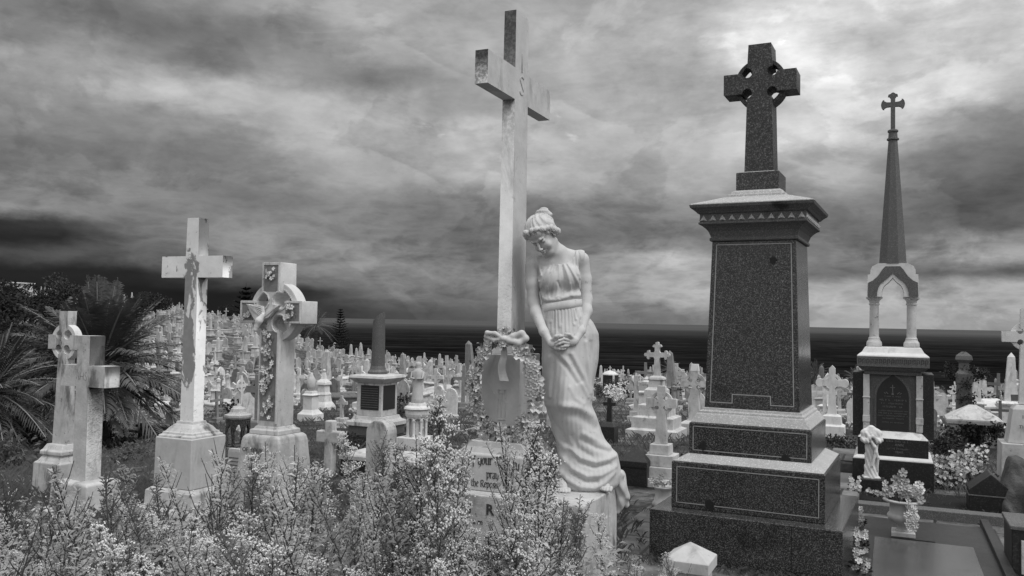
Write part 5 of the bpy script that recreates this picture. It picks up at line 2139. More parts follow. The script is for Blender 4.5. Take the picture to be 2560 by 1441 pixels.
def build_arch_statue():
    root, d, p = mid('pedestal_statue', 'small white robed statue on an arcaded round pedestal left of the wreath', 'statue', 1041, 1125, .7)
    z = lambda v: zat(1041, v, d) - p.z
    w = lambda px: px * d / FPX
    mb = MB()
    mb.loft([(-.2, w(40), w(40)), (z(1092), w(38), w(38))])
    mb.build('base', M['bright'], root, bevel=.005)
    mb = MB()
    mb.lathe([(w(20), z(1092)), (w(20), z(1032))], 0, 0, 16)
    mb.build('drum', M['marble_old'], root)
    mb = MB()
    for k in range(8):
        a = 2 * math.pi * k / 8 + .2
        mb.lathe([(w(5), z(1092)), (w(3.4), z(1086)), (w(3.4), z(1056)), (w(5.5), z(1050))], w(24) * math.cos(a), w(24) * math.sin(a), 8)
        b = a + math.pi / 8
        pts = []
        for i in range(7):
            q = math.pi * i / 6
            ang = b - math.pi / 8 * math.cos(q)
            pts.append((w(24) * math.cos(ang), w(24) * math.sin(ang), z(1050) + w(7) * math.sin(q)))
        mb.tube(pts, w(3), 5)
    mb.build('arcade', M['bright'], root)
    mb = MB()
    mb.lathe([(w(28), z(1042)), (w(30), z(1035)), (w(30), z(1026)), (w(34), z(1022)), (w(32), z(1018)), (w(24), z(1014)), (w(22), z(1008))], 0, 0, 20)
    mb.build('cornice', M['bright'], root)
    mb = MB()
    fig(mb, z(1010), z(905) - z(1010), w(17))
    mb.build('figure', M['marble'], root, smooth=True)


def build_small_named():
    # urn figure and bell-shaped pedestal right of the carved cross
    root, d, p = mid('urn_monument', 'pale marble pedestal topped by a draped urn behind the carved wheel cross', 'urn monument', 776, 1052, .6)
    z = lambda v: zat(776, v, d) - p.z
    w = lambda px: px * d / FPX
    mb = MB()
    mb.loft([(-.2, w(24), w(24)), (z(1035), w(23), w(23)), (z(1030), w(18), w(18)), (z(1024), w(14), w(14)), (z(992), w(13), w(13)), (z(988), w(17), w(17)), (z(984), w(12), w(12)), (z(978), w(11), w(11))])
    mb.build('pedestal', M['bright'], root, bevel=.004)
    mb = MB()
    mb.lathe([(w(6), z(978)), (w(11), z(966)), (w(11), z(950)), (w(7), z(944)), (w(4), z(938)), (w(2), z(932))], 0, 0, 12)
    mb.build('draped_urn', M['marble'], root, smooth=True)
    root, d, p = mid('bell_pedestal', 'white flared pedestal with a pointed cap and finial right of the carved wheel cross', 'monument', 808, 1025, .6)
    z = lambda v: zat(808, v, d) - p.z
    w = lambda px: px * d / FPX
    mb = MB()
    mb.loft([(-.2, w(22), w(22)), (z(1017), w(22), w(22)), (z(1010), w(19), w(19)), (z(1004), w(15), w(15)), (z(990), w(13), w(13)), (z(986), w(14), w(14)), (z(980), w(11), w(11)), (z(962), w(10), w(10))])
    mb.build('pedestal', M['bright'], root, bevel=.004)
    mb = MB()
    mb.loft([(z(962) + .002, w(14), w(14)), (z(956), w(13), w(13)), (z(948), w(6), w(6)), (z(932), w(3), w(3))])
    mb.build('pointed_cap', M['bright'], root)
    mb = MB()
    mb.ball((0, 0, z(927)), w(4), 8, 6)
    mb.build('finial', M['bright'], root, smooth=True)
    # dark turret-shaped tomb
    root, d, p = mid('turret_tomb', 'small dark turret-shaped tomb with pointed arch openings between the two left crosses', 'tomb', 593, 1128, .7)
    z = lambda v: zat(593, v, d) - p.z
    w = lambda px: px * d / FPX
    mb = MB()
    mb.lathe([(w(36), -.2), (w(36), z(1118)), (w(30), z(1114))], 0, 0, 8)
    mb.build('base', M['granite_cap'], root)
    arch = [(-w(8), z(1112)), (w(8), z(1112)), (w(8), z(1078)), (w(5), z(1066)), (0, z(1058)), (-w(5), z(1066)), (-w(8), z(1078))]
    for k in range(8):
        a = 2 * math.pi * k / 8
        o = plate('arcade_panel', [[(-w(11.8), z(1113)), (w(11.8), z(1113)), (w(11.8), z(1046)), (-w(11.8), z(1046))], arch[::-1]], w(5), M['granite'], root, 0, (w(27) * math.sin(a), -w(27) * math.cos(a), 0), (0, 0, a))
    mb = MB()
    mb.lathe([(w(32), z(1046)), (w(34), z(1042)), (w(34), z(1037)), (w(24), z(1034)), (w(20), z(1030)), (w(18), z(1022)), (w(6), z(1016)), (w(3), z(1010))], 0, 0, 8)
    mb.build('roof', M['granite_top'], root)
    # rough cross, rounded pillar headstone, black ledger tomb
    root, d, p = mid('rough_cross', 'rough lichen-covered stone cross low among the weeds left of the black tomb', 'cross', 824, 1192, .5)
    w = lambda px: px * d / FPX
    z = lambda v: zat(824, v, d) - p.z
    mb = MB()
    mb.prism(cross_outline(w(11), w(11), w(13), w(37), z(1108), z(1078), -.1, z(1052)), -w(11), w(11))
    mb.build('cross', M['marble_old'], root, bevel=.012)
    root, d, p = mid('pillar_headstone', 'pale round-topped pillar headstone half covered by flowering weeds', 'headstone', 950, 1245, .5)
    w = lambda px: px * d / FPX
    z = lambda v: zat(950, v, d) - p.z
    mb = MB()
    ww, zt = w(32), z(1050)
    mb.prism([(-ww, -.1), (ww, -.1)] + [(ww * math.cos(a), zt - ww + ww * math.sin(a)) for a in [math.pi * i / 12 for i in range(13)]], -w(22), w(22))
    mb.build('stone', M['marble_old'], root, bevel=.01)
    root, d, p = mid('ledger_tomb', 'low black granite tomb with a pale flat top below the broken column', 'tomb', 985, 1196, 1.0)
    w = lambda px: px * d / FPX
    z = lambda v: zat(985, v, d) - p.z
    mb = MB()
    mb.loft([(-.2, w(120), w(60)), (z(1150), w(120), w(60))])
    mb.build('body', M['black'], root, bevel=.005)
    mb = MB()
    mb.loft([(z(1150) + .002, w(123), w(63)), (z(1140), w(123), w(63)), (z(1136), w(119), w(59))])
    mb.build('top_slab', M['marble_old'], root, bevel=.004)
    # little headstones between the left crosses, with lines of worn lettering
    root, d, p = mid('tablet_stone', 'small pale tablet with rows of worn lettering between the left crosses', 'headstone', 586, 1215, .4)
    w = lambda px: px * d / FPX
    z = lambda v: zat(586, v, d) - p.z
    mb = MB()
    mb.loft([(-.1, w(22), w(8)), (z(1195), w(22), w(8)), (z(1195) + .003, w(19), w(6)), (z(1130), w(19), w(6)), (z(1122), w(17), w(5))])
    mb.build('stone', M['marble'], root, bevel=.004)
    mb = MB()
    for i in range(6):
        zz = z(1190 - i * 9)
        mb.box(-w(15), w(15), -w(6) - .004, -w(6) + .004, zz, zz + w(1.5))
    mb.build('worn_lettering', M['letter'], root)
    # white domed mausoleum far off
    root, d, p = mid('domed_tomb', 'little domed tomb with a bright white roof and dark body near the sea', 'tomb', 1527, 960, 1.0, 50)
    w = lambda px: px * d / FPX
    z = lambda v: zat(1527, v, d) - p.z
    mb = MB()
    mb.loft([(-.3, w(17), w(17)), (z(937), w(17), w(17))])
    mb.build('body', M['black'], root)
    mb = MB()
    for sx in (-1, 1):
        mb.box(sx * w(15) - w(2), sx * w(15) + w(2), -w(20), -w(17), -.2, z(937))
    mb.build('corner_posts', M['bright'], root)
    mb = MB()
    mb.lathe([(w(20), z(937)), (w(19), z(934)), (w(13), z(930)), (w(4), z(927)), (w(2), z(926))], 0, 0, 14)
    mb.build('dome', M['bright'], root)
    mb = MB()
    mb.prism(cross_outline(w(1), w(1), w(1.2), w(3.5), z(921), z(919), z(927), z(915)), -w(1), w(1))
    mb.build('finial_cross', M['marble'], root)


def trefoil_outline(W, H, zc):
    """cross with three-lobed arm ends (half span W, lobe size from W), centre height zc"""
    a, r = W * .19, W * .17
    def arm(rot):
        pts = [(a * 1.5, -a), (W * .62, -a)]
        for (cx, cz, s, e) in ((W * .70, -r * 1.25, -100, 25), (W * .92, 0, -55, 55), (W * .70, r * 1.25, -25, 100)):
            for i in range(5):
                q = R_(s + (e - s) * i / 4)
                pts.append((cx + r * math.cos(q), cz + r * math.sin(q)))
        pts += [(W * .62, a), (a * 1.5, a)]
        c, s_ = math.cos(rot), math.sin(rot)
        return [(x * c - z * s_, zc + x * s_ + z * c) for x, z in pts]
    foot = [(-a * 1.5, zc - H), (a * 1.5, zc - H), (a * 1.05, zc - a * 1.8)]
    return foot + arm(0) + arm(math.pi / 2) + arm(math.pi) + [(-a * 1.05, zc - a * 1.8)]


def build_right_mid():
    # trefoil cross
    root, d, p = mid('trefoil_cross', 'pale cross with three-lobed ends on a tall stepped pedestal against the sea', 'cross', 1641, 1092, .9)
    z = lambda v: zat(1641, v, d) - p.z
    w = lambda px: px * d / FPX
    mb = MB()
    mb.loft([(-.2, w(64), w(56)), (z(1072), w(64), w(56)), (z(1068), w(52), w(46)), (z(1042), w(52), w(46)), (z(1038), w(40), w(36)), (z(1012), w(39), w(35)), (z(1008), w(28), w(26)), (z(975), w(26), w(24)), (z(968), w(18), w(17)), (z(952), w(17), w(16)), (z(949), w(20), w(18)), (z(944), w(18), w(16)), (z(940), w(10), w(9))])
    mb.build('pedestal', M['marble_old'], root, bevel=.004)
    plate('cross', [trefoil_outline(w(30), z(888) - z(941), z(888))], w(11), M['marble_old'], root, 0, None, None, .004)
    # squat wheel cross beside the granite monument
    root, d, p = mid('squat_wheel_cross', 'squat grey wheel cross with pale capped head just left of the granite monument', 'cross', 1736, 1085, .8)
    z = lambda v: zat(1736, v, d) - p.z
    w = lambda px: px * d / FPX
    mb = MB()
    mb.loft([(-.2, w(36), w(30)), (z(1058), w(34), w(28)), (z(1052), w(22), w(18))])
    mb.build('base', M['marble_old'], root, bevel=.005)
    plate('cross', [cross_outline(w(9.5), w(10), w(14), w(34), z(968), z(952), z(1054), z(928), w(5))], w(16), M['marble_old'], root, 0, None, None, .004)
    mb = MB()
    mb.loft([(z(928) + .001, w(10), w(8.5)), (z(911), w(8), w(7))])
    mb.build('head_cap', M['bright'], root)
    ring_mb(w(20), w(27), z(960), w(5), .1, 8).build('ring', M['marble_old'], root)
    # front wheel cross with stepped base
    root, d, p = mid('stepped_wheel_cross', 'mottled wheel cross on a four-step base in front between statue and granite monument', 'cross', 1652, 1212, .9)
    z = lambda v: zat(1652, v, d) - p.z
    w = lambda px: px * d / FPX
    mb = MB()
    mb.loft([(-.1, w(62), w(55)), (z(1190), w(62), w(55))])
    mb.loft([(z(1190) + .001, w(50), w(44)), (z(1163), w(50), w(44))])
    mb.loft([(z(1163) + .001, w(38), w(34)), (z(1135), w(38), w(34))])
    mb.loft([(z(1135) + .001, w(25), w(23)), (z(1110), w(24), w(22))])
    mb.build('stepped_base', M['marble_old'], root, bevel=.006)
    plate('cross', [cross_outline(w(10), w(10.5), w(15), w(38), z(1020), z(997), z(1110) + .002, z(966), w(5))], w(16), M['marble_old'], root, 0, None, None, .005)
    ring_mb(w(22), w(29), z(1008), w(5), .1, 8).build('ring', M['marble'], root)
    # dark little cross
    root, d, p = mid('dark_cross', 'small black granite cross on a square block right of the statue', 'cross', 1523, 1108, .5)
    z = lambda v: zat(1523, v, d) - p.z
    w = lambda px: px * d / FPX
    mb = MB()
    mb.loft([(-.2, w(18), w(18)), (z(1066), w(18), w(18)), (z(1058), w(13), w(12)), (z(1054), w(9), w(8))])
    mb.build('block', M['black'], root, bevel=.005)
    mb = MB()
    mb.prism(cross_outline(w(5), w(5.5), w(7), w(16), z(1015), z(1006), z(1054), z(995)), -w(5), w(5))
    mb.build('cross', M['black'], root, bevel=.004)
    # dark pyramid-topped corner post
    root, d, p = mid('pyramid_post', 'dark granite kerb post with a pointed top beside the statue train', 'post', 1592, 1212, .4)
    z = lambda v: zat(1592, v, d) - p.z
    w = lambda px: px * d / FPX
    mb = MB()
    mb.loft([(-.2, w(34), w(34)), (z(1168), w(34), w(34)), (z(1163), w(35), w(35)), (z(1150), w(35), w(35)), (z(1112), w(1), w(1))])
    mb.build('post', M['black'], root, bevel=.004)
    # bright wheel cross right of the granite monument
    root, d, p = mid('white_wheel_cross', 'white wheel cross with rounded arm ends seen right of the granite monument', 'cross', 2080, 1094, .8)
    z = lambda v: zat(2080, v, d) - p.z
    w = lambda px: px * d / FPX
    mb = MB()
    mb.loft([(-.2, w(32), w(28)), (z(1064), w(30), w(27)), (z(1060), w(23), w(20)), (z(1040), w(21), w(18)), (z(1036), w(12), w(11))])
    mb.build('base', M['bright'], root, bevel=.005)
    W, a0, a1 = w(39), z(966), z(950)
    ol = [(-w(11), z(1037)), (w(11), z(1037)), (w(6.5), z(972)), (w(12), a0 + .0)]
    rr = (a1 - a0) / 2 * 1.35
    ol += [(W - rr * 1.6, a0)] + [(W - rr + rr * math.cos(q), (a0 + a1) / 2 + rr * math.sin(q)) for q in [R_(-80 + 160 * i / 8) for i in range(9)]] + [(W - rr * 1.6, a1), (w(12), a1), (w(7), z(944)), (w(7.5), z(922)), (0, z(914))]
    ol += [(-x, zz) for x, zz in reversed(ol[2:-1])]
    plate('cross', [ol], w(13), M['bright'], root, 0, None, None, .004)
    ring_mb(w(17), w(23), z(958), w(3.5), .1, 9).build('ring', M['bright'], root)
    # edge-of-frame wheel cross on a tapered inscribed pedestal
    root, d, p = mid('edge_wheel_cross', 'pale wheel cross on a tapered inscribed pedestal at the right edge', 'cross', 2566, 1150, 1.0, 9.2)
    z = lambda v: zat(2566, v, d) - p.z
    w = lambda px: px * d / FPX
    mb = MB()
    mb.loft([(-.2, w(62), w(52)), (z(1105), w(60), w(50))])
    mb.build('base', M['marble_old'], root, bevel=.008)
    mb = MB()
    mb.loft([(z(1105) + .002, w(46), w(40)), (z(1022), w(34), w(30)), (z(1012), w(24), w(21))])
    mb.build('pedestal', M['marble'], root, bevel=.006)
    plate('cross', [cross_outline(w(13), w(14), w(18), w(54), z(856), z(829), z(1010), z(772), w(7))], w(20), M['bright'], root, 0, None, None, .005)
    ring_mb(w(27), w(36), z(842), w(7), .08, 9).build('ring', M['bright'], root)
    for i, s in enumerate(('IN', 'THER')):
        text('lettering', s, .05, M['letter'], root, (-w(8), -w(38) - .004 + (.03 if i == 0 else .0), z(1040 + i * 24)), (R_(-8), 0, 0), .002)
    # ivy-covered hipped tomb
    root, d, p = mid('hipped_tomb', 'tomb with a pale hipped stone roof on short balusters, ivy hanging beneath', 'tomb', 2432, 1132, 1.1)
    z = lambda v: zat(2432, v, d) - p.z
    w = lambda px: px * d / FPX
    mb = MB()
    mb.loft([(-.2, w(66), w(50)), (z(1112), w(66), w(50))])
    mb.build('plinth', M['granite_cap'], root, bevel=.006)
    for sx in (-1, 1):
        for sy in (-1, 1):
            mb = MB()
            mb.lathe([(w(15), z(1112)), (w(14), z(1106)), (w(10), z(1100)), (w(9), z(1075)), (w(12), z(1068)), (w(14), z(1060))], sx * w(44), sy * w(34), 4, None, 1, math.pi / 4)
            mb.build('baluster', M['marble_old'], root)
    mb = MB()
    mb.lathe([(w(20), z(1111)), (w(26), z(1095)), (w(28), z(1078)), (w(20), z(1065))], 0, 0, 14)
    mb.build('urn', M['granite'], root)
    mb = MB()
    mb.loft([(z(1058), w(60), w(50)), (z(1050), w(62), w(52)), (z(1046), w(62), w(52)), (z(1013), w(8), w(6))])
    mb.build('roof', M['marble_old'], root, bevel=.004)
    rg = random.Random(5)
    iv = MB()
    for i in range(26):
        x = rg.uniform(-66, 66)
        leaf_ball(iv, (w(x), -w(rg.uniform(40, 54)), z(1058 + rg.random() * (46 if abs(x) > 40 or rg.random() < .3 else 18))), w(12), 40, .05, rg, 1, .2, .7)
    iv.build('ivy', M['leafd'], root)
    # ivy-clad cross behind it
    root, d, p = mid('ivy_cross', 'stone cross smothered in dark ivy behind the hipped tomb', 'cross', 2410, 1075, .8)
    z = lambda v: zat(2410, v, d) - p.z
    w = lambda px: px * d / FPX
    mb = MB()
    mb.loft([(-.2, w(20), w(18)), (z(960), w(16), w(15))])
    mb.loft([(z(960) + .001, w(18), w(16)), (z(935), w(20), w(18)), (z(925), w(12), w(11)), (z(908), w(11), w(10)), (z(900), w(19), w(16)), (z(890), w(17), w(14)), (z(880), w(5), w(5))])
    mb.build('shaft', M['granite_cap'], root, bevel=.006)
    iv = MB()
    for i in range(30):
        x = rg.uniform(-48, 48)
        leaf_ball(iv, (w(x), rg.uniform(-1, 1) * w(14), z(932 + rg.uniform(-12, 14) - 8 * (abs(x) > 30))), w(11), 46, .05, rg, 1, .2, .7)
    for i in range(16):
        leaf_ball(iv, (w(rg.uniform(-18, 18)), -w(14), z(rg.uniform(945, 1030))), w(9), 36, .05, rg, 1, .2, .7)
    iv.build('ivy', M['leafd'], root)


build_column()
build_arch_statue()
build_small_named()
build_right_mid()
scatter()


# ------------------------------------------------------------------ shrubs and rough growth
SH = [shrub_mesh(100 + i).mesh('shrub', M[('leafm', 'leafd', 'leafp')[i % 3]]) for i in range(6)]


def shrub(u, v, s, label, k, group=None, cat='shrub', d=None):
    p, dd = at(u, v)
    if d:
        p = on(u, d)
    o = bpy.data.objects.new('shrub', SH[k % 6])
    C.objects.link(o)
    o.location = p - Vector((0, 0, .08))
    o.scale = (s, s, s)
    o.rotation_euler = (0, 0, k * 1.3)
    tag(o, label, cat, group)
    return o


for i, (u, v, s, lab) in enumerate((
        (2052, 1062, .62, 'dark climbing shrub against the right side of the granite monument'),
        (2085, 1118, .58, 'low dark bush in front of the white wheel cross'),
        (2110, 1128, .45, 'small dark bush beside the spire monument base'),
        (2385, 1140, .85, 'dark bush at the left foot of the hipped tomb'),
        (2350, 1150, .6, 'small dark bush right of the spire monument base'),
        (1700, 1165, .45, 'small dark shrub between stepped wheel cross and granite monument'),
        (60, 1120, 1.0, 'leafy bush left of the small wheel cross pedestal'),
        (20, 1170, .8, 'leafy bush at the far left edge'),
        (330, 1150, .6, 'low bush between the heavy cross and the patchy cross'),
        (250, 1110, .8, 'dark bush under the large palm'),
        (870, 1130, .5, 'dark bush left of the broken column'),
        (1075, 1115, .5, 'dark bush right of the arcaded pedestal'))):
    shrub(u, v, s, lab, (3 if 'leafy' in lab else 0) if 'leafy' in lab or 'low bush' in lab else 1 + 3 * (i % 2))
rg = random.Random(31)
for i in range(130):
    u = rg.choice((rg.uniform(430, 1180), rg.uniform(1490, 1790), rg.uniform(2020, 2150), rg.uniform(2320, 2560), rg.uniform(0, 450)))
    d = rg.uniform(14 if u < 1400 else 26, 62)
    shrub(u, 0, rg.uniform(.4, .95) * (1 + d / 80), 'low bush among the gravestones %s, %s' % (zone(u), 'nearer half' if d < 32 else 'farther half'), i, 'bushes among the gravestones %s, %s' % (zone(u), 'nearer half' if d < 32 else 'farther half'), 'bush', d)


def grass():
    """short rough growth between the graves: uncountable, one object"""
    rg = random.Random(77)
    mb = MB()
    for i in range(15000):
        u = rg.uniform(-40, 2600)
        d = 5.6 + 60 * rg.random() ** 2.2
        p = on(u, d)
        if 1560 < u < 2600 and d < 8.3:
            continue
        s = rg.uniform(.06, .16) * (1 + d / 26)
        for q in range(4 if d < 20 else 2):
            a = rg.uniform(0, 6.28)
            mb.leaf(p + Vector((rg.uniform(-.1, .1), rg.uniform(-.1, .1), -.02)), (math.cos(a) * .6, math.sin(a) * .6, 1), (math.cos(a + 1.5), math.sin(a + 1.5), 0), s, s * .12, .2)
    o = mb.build('grass', M['leafm'])
    tag(o, 'short rough grass and ground cover between the graves', 'grass', kind='stuff')


grass()


# ------------------------------------------------------------------ foreground weeds
def weed_meshes(seed):
    """tall fleabane-like weeds in several habits: leafy spires, feathery panicles, dense flower clumps, bare old stems"""
    rg = random.Random(seed)
    habit = seed % 5
    st, lf, fl = MB(), MB(), MB()
    lean = Vector((rg.uniform(-.14, .14), rg.uniform(-.14, .14), 0))
    bend = rg.uniform(.01, .03)

    def main(s):
        return lean * s * s + Vector((bend * math.sin(s * 5 + seed), bend * math.cos(s * 4 + seed), s))
    st.tube([main(i / 8) for i in range(9)], [.0085 * (1 - .75 * i / 8) for i in range(9)], 5)
    ll = (.10, .075, .085, .035, .12)[habit] * rg.uniform(.85, 1.15)
    n = (110, 90, 80, 26, 80)[habit]
    for i in range(n):
        s = .08 + .9 * i / n
        a = 2.4 * i + rg.uniform(-.4, .4)
        L = ll * (1 - .5 * s) * rg.uniform(.6, 1.3)
        lf.leaf(main(s), (math.cos(a), math.sin(a), rg.uniform(.1, 1.3)), (-math.sin(a), math.cos(a), .3), L, L * rg.uniform(.14, .24), rg.uniform(.05, .6))
    nb = int((18, 30, 22, 15, 12)[habit] * rg.uniform(.8, 1.2))
    for b in range(nb):
        s = (.40, .30, .45, .30, .35)[habit] + .55 * b / nb
        s = min(.98, s)
        a = 2.4 * b + rg.uniform(-.6, .6)
        L = ((.16, .24, .20, .22, .16)[habit] * (1.08 - s) + .05) * rg.uniform(.6, 1.3)
        p0 = main(s)
        k1 = rg.uniform(.25, .45)
        p1 = p0 + Vector((math.cos(a) * L * k1, math.sin(a) * L * k1, L * .5))
        p2 = p0 + Vector((math.cos(a) * L * (k1 + .2), math.sin(a) * L * (k1 + .2), L * rg.uniform(.85, 1.05)))
        st.tube([p0, p1, p2], [.0035, .0026, .0014], 4)

        def on_br(q):
            return p0.lerp(p1, q * 2) if q < .5 else p1.lerp(p2, q * 2 - 1)
        for i in range((14, 34, 16, 3, 14)[habit]):
            q = .1 + .88 * rg.random()
            an = 2.4 * i
            l2 = (.036, .026, .034, .02, .05)[habit] * rg.uniform(.6, 1.4)
            lf.leaf(on_br(q), (math.cos(an), math.sin(an), rg.uniform(.2, 1.4)), (-math.sin(an), math.cos(an), .2), l2, l2 * rg.uniform(.14, .24), .2)
        nc = (0, 2, 3, 1, 0)[habit]
        for t in range(nc if habit != 0 or b % 3 == 0 else 0):
            q = rg.uniform(.7, 1.0)
            p = on_br(q)
            an = rg.uniform(0, 6.28)
            e = p + Vector((math.cos(an) * .02, math.sin(an) * .02, rg.uniform(.01, .035)))
            st.tube([p, e], [.0013, .0009], 3)
            for k in range((1, rg.choice((1, 2)), rg.choice((5, 9, 12)), 1, 0)[habit]):
                sp = .016 if habit == 2 else .008
                c = e + Vector((rg.gauss(0, sp), rg.gauss(0, sp), rg.gauss(0, sp * .7)))
                r = rg.uniform(.0026, .0050) * (1.15 if habit == 2 else .9)
                fl.lathe([(r * .35, -r * 1.5), (r * .8, -r * .4), (r * 1.0, r * .7), (r * .2, r * .9)], 0, 0, 5, Matrix.Translation(c) @ Matrix.Rotation(rg.uniform(-.9, .9), 4, 'X') @ Matrix.Rotation(rg.uniform(-.9, .9), 4, 'Y'))
    out = [st.mesh('stem', M['stem'])]
    out.append(lf.mesh('leaves', M['leafp']))
    if fl.v:
        out.append(fl.mesh('flower_heads', M['flower']))
    return out


WD = [weed_meshes(200 + i) for i in range(15)]


def weed(x, y, h, k, label, group, width=1.0):
    root = thing('weed_plant', label, 'weed', (x, y, ground(x, y) - .03), (rnd.gauss(0, .05), rnd.gauss(0, .05), k * 1.7), group)
    root.scale = (h * width, h * width, h)
    for me in WD[k % 15]:
        o = bpy.data.objects.new(me.name, me)
        C.objects.link(o)
        o.parent = root
        if me.name.startswith('flower'):
            o['kind'] = 'stuff'


def wzone(u):
    for lim, nm in ((330, 'at the left below the heavy cross'), (620, 'in front of the patchy cross'), (860, 'in front of the carved wheel cross'), (1080, 'below the broken column'), (1250, 'at the left corner of the inscribed plinth'), (1420, 'in front of the inscribed plinth'), (9999, 'at the right corner of the plinth')):
        if u < lim:
            return nm


def wd(u, vtop, d, k):
    """a weed whose tip shows at survey mark (u, vtop), rooted d metres away"""
    p = P(u, vtop, d)
    g = ground(p.x, p.y)
    nm = 'tall slender weed with narrow leaves ' + wzone(u)
    weed(p.x, p.y, max(.25, (p.z - g + .03) / 1.07), k, nm, 'weeds ' + wzone(u), min(1.2, .45 + .45 / max(.4, p.z - g)))


rg = random.Random(12)
TALL = [(215, 1128, 3.6), (300, 1150, 4.2), (255, 1190, 3.9), (195, 1215, 4.4), (335, 1235, 4.5), (120, 1235, 4.3), (60, 1215, 4.8), (525, 1042, 4.4), (470, 1115, 4.6), (430, 1160, 4.7), (540, 1120, 4.2),
        (672, 1060, 4.6), (735, 1075, 4.5), (700, 1130, 4.3), (640, 1150, 4.6), (760, 1130, 4.8), (800, 1170, 4.5), (610, 1190, 4.5), (845, 1190, 4.8), (900, 1080, 5.6), (935, 1060, 6.2), (960, 1075, 6.3), (985, 1105, 6.0), (915, 1150, 5.4),
        (1095, 1020, 4.0), (1122, 990, 4.1), (1132, 1040, 4.15), (1068, 1070, 4.2), (1112, 1085, 3.8), (1040, 1120, 4.6), (1020, 1170, 4.2), (1086, 1100, 3.4), (1096, 1080, 3.7), (1078, 1050, 3.9), (1110, 1120, 3.6), (1050, 1130, 3.6),
        (1322, 985, 4.0), (1345, 1060, 3.95), (1298, 1070, 4.05), (1335, 1110, 3.7), (1372, 1130, 3.9), (1312, 1150, 3.6), (1385, 1200, 3.8), (1350, 1215, 3.5), (1272, 1225, 3.8), (1422, 1215, 4.1), (1520, 1285, 4.4)]
for i, (u, v, d) in enumerate(TALL):
    wd(u, v, d, (0, 5, 10, 3)[i % 4] if u < 560 else (1, 2, 6, 11, 7, 1)[i % 6])
for i in range(240):
    u = rg.uniform(-30, 1480)
    d = rg.uniform(2.9, 4.9) if u > 1080 else rg.uniform(3.0, 5.3)
    v = rg.uniform(1275, 1430) if u > 1010 else rg.uniform(1255, 1430)
    if 1400 < u and v < 1360:
        continue
    if 1110 < u < 1300:
        v = max(v, 1325)
    if 330 < u < 600 and v < 1275:
        v += 60
    wd(u, v, d if not (1090 < u < 1560 and d > 4.15) else 3.8, rg.choice((0, 5, 10, 0, 5, 1, 6, 11, 1, 6, 2, 7, 12, 2, 7, 3, 8, 13, 4, 9)))
for i in range(26):
    wd(rg.uniform(1480, 1700), rg.uniform(1360, 1440), rg.uniform(3.9, 4.5), i)
for i in range(46):
    u = rg.uniform(20, 1080)
    wd(u, rg.uniform(1090, 1230) + (60 if 380 < u < 580 else 0), rg.uniform(3.6, 4.8), rg.choice((0, 5, 10, 3, 8, 1, 6, 11)))
# low undergrowth that fills between the stems
mb = MB()
for i in range(17000):
    u = rg.uniform(-60, 1560)
    d = rg.uniform(2.4, 6.2) if u < 1050 else rg.uniform(2.4, 4.4)
    p = on(u, d)
    z = rg.random() ** 1.4 * (.50 if d < 4.6 else .20)
    a = rg.uniform(0, 6.28)
    L = rg.uniform(.03, .075)
    mb.leaf(p + Vector((0, 0, z)), (math.cos(a), math.sin(a), rg.uniform(-.2, 1)), (-math.sin(a), math.cos(a), .2), L, L * .25, .3)
tag(mb.build('undergrowth', M['leafp']), 'dense low undergrowth beneath the tall weeds in the foreground', 'undergrowth', kind='stuff')


# ------------------------------------------------------------------ paved grave plots at the lower right
def W2(u, v, z=0):
    return PZ(u, v, z)


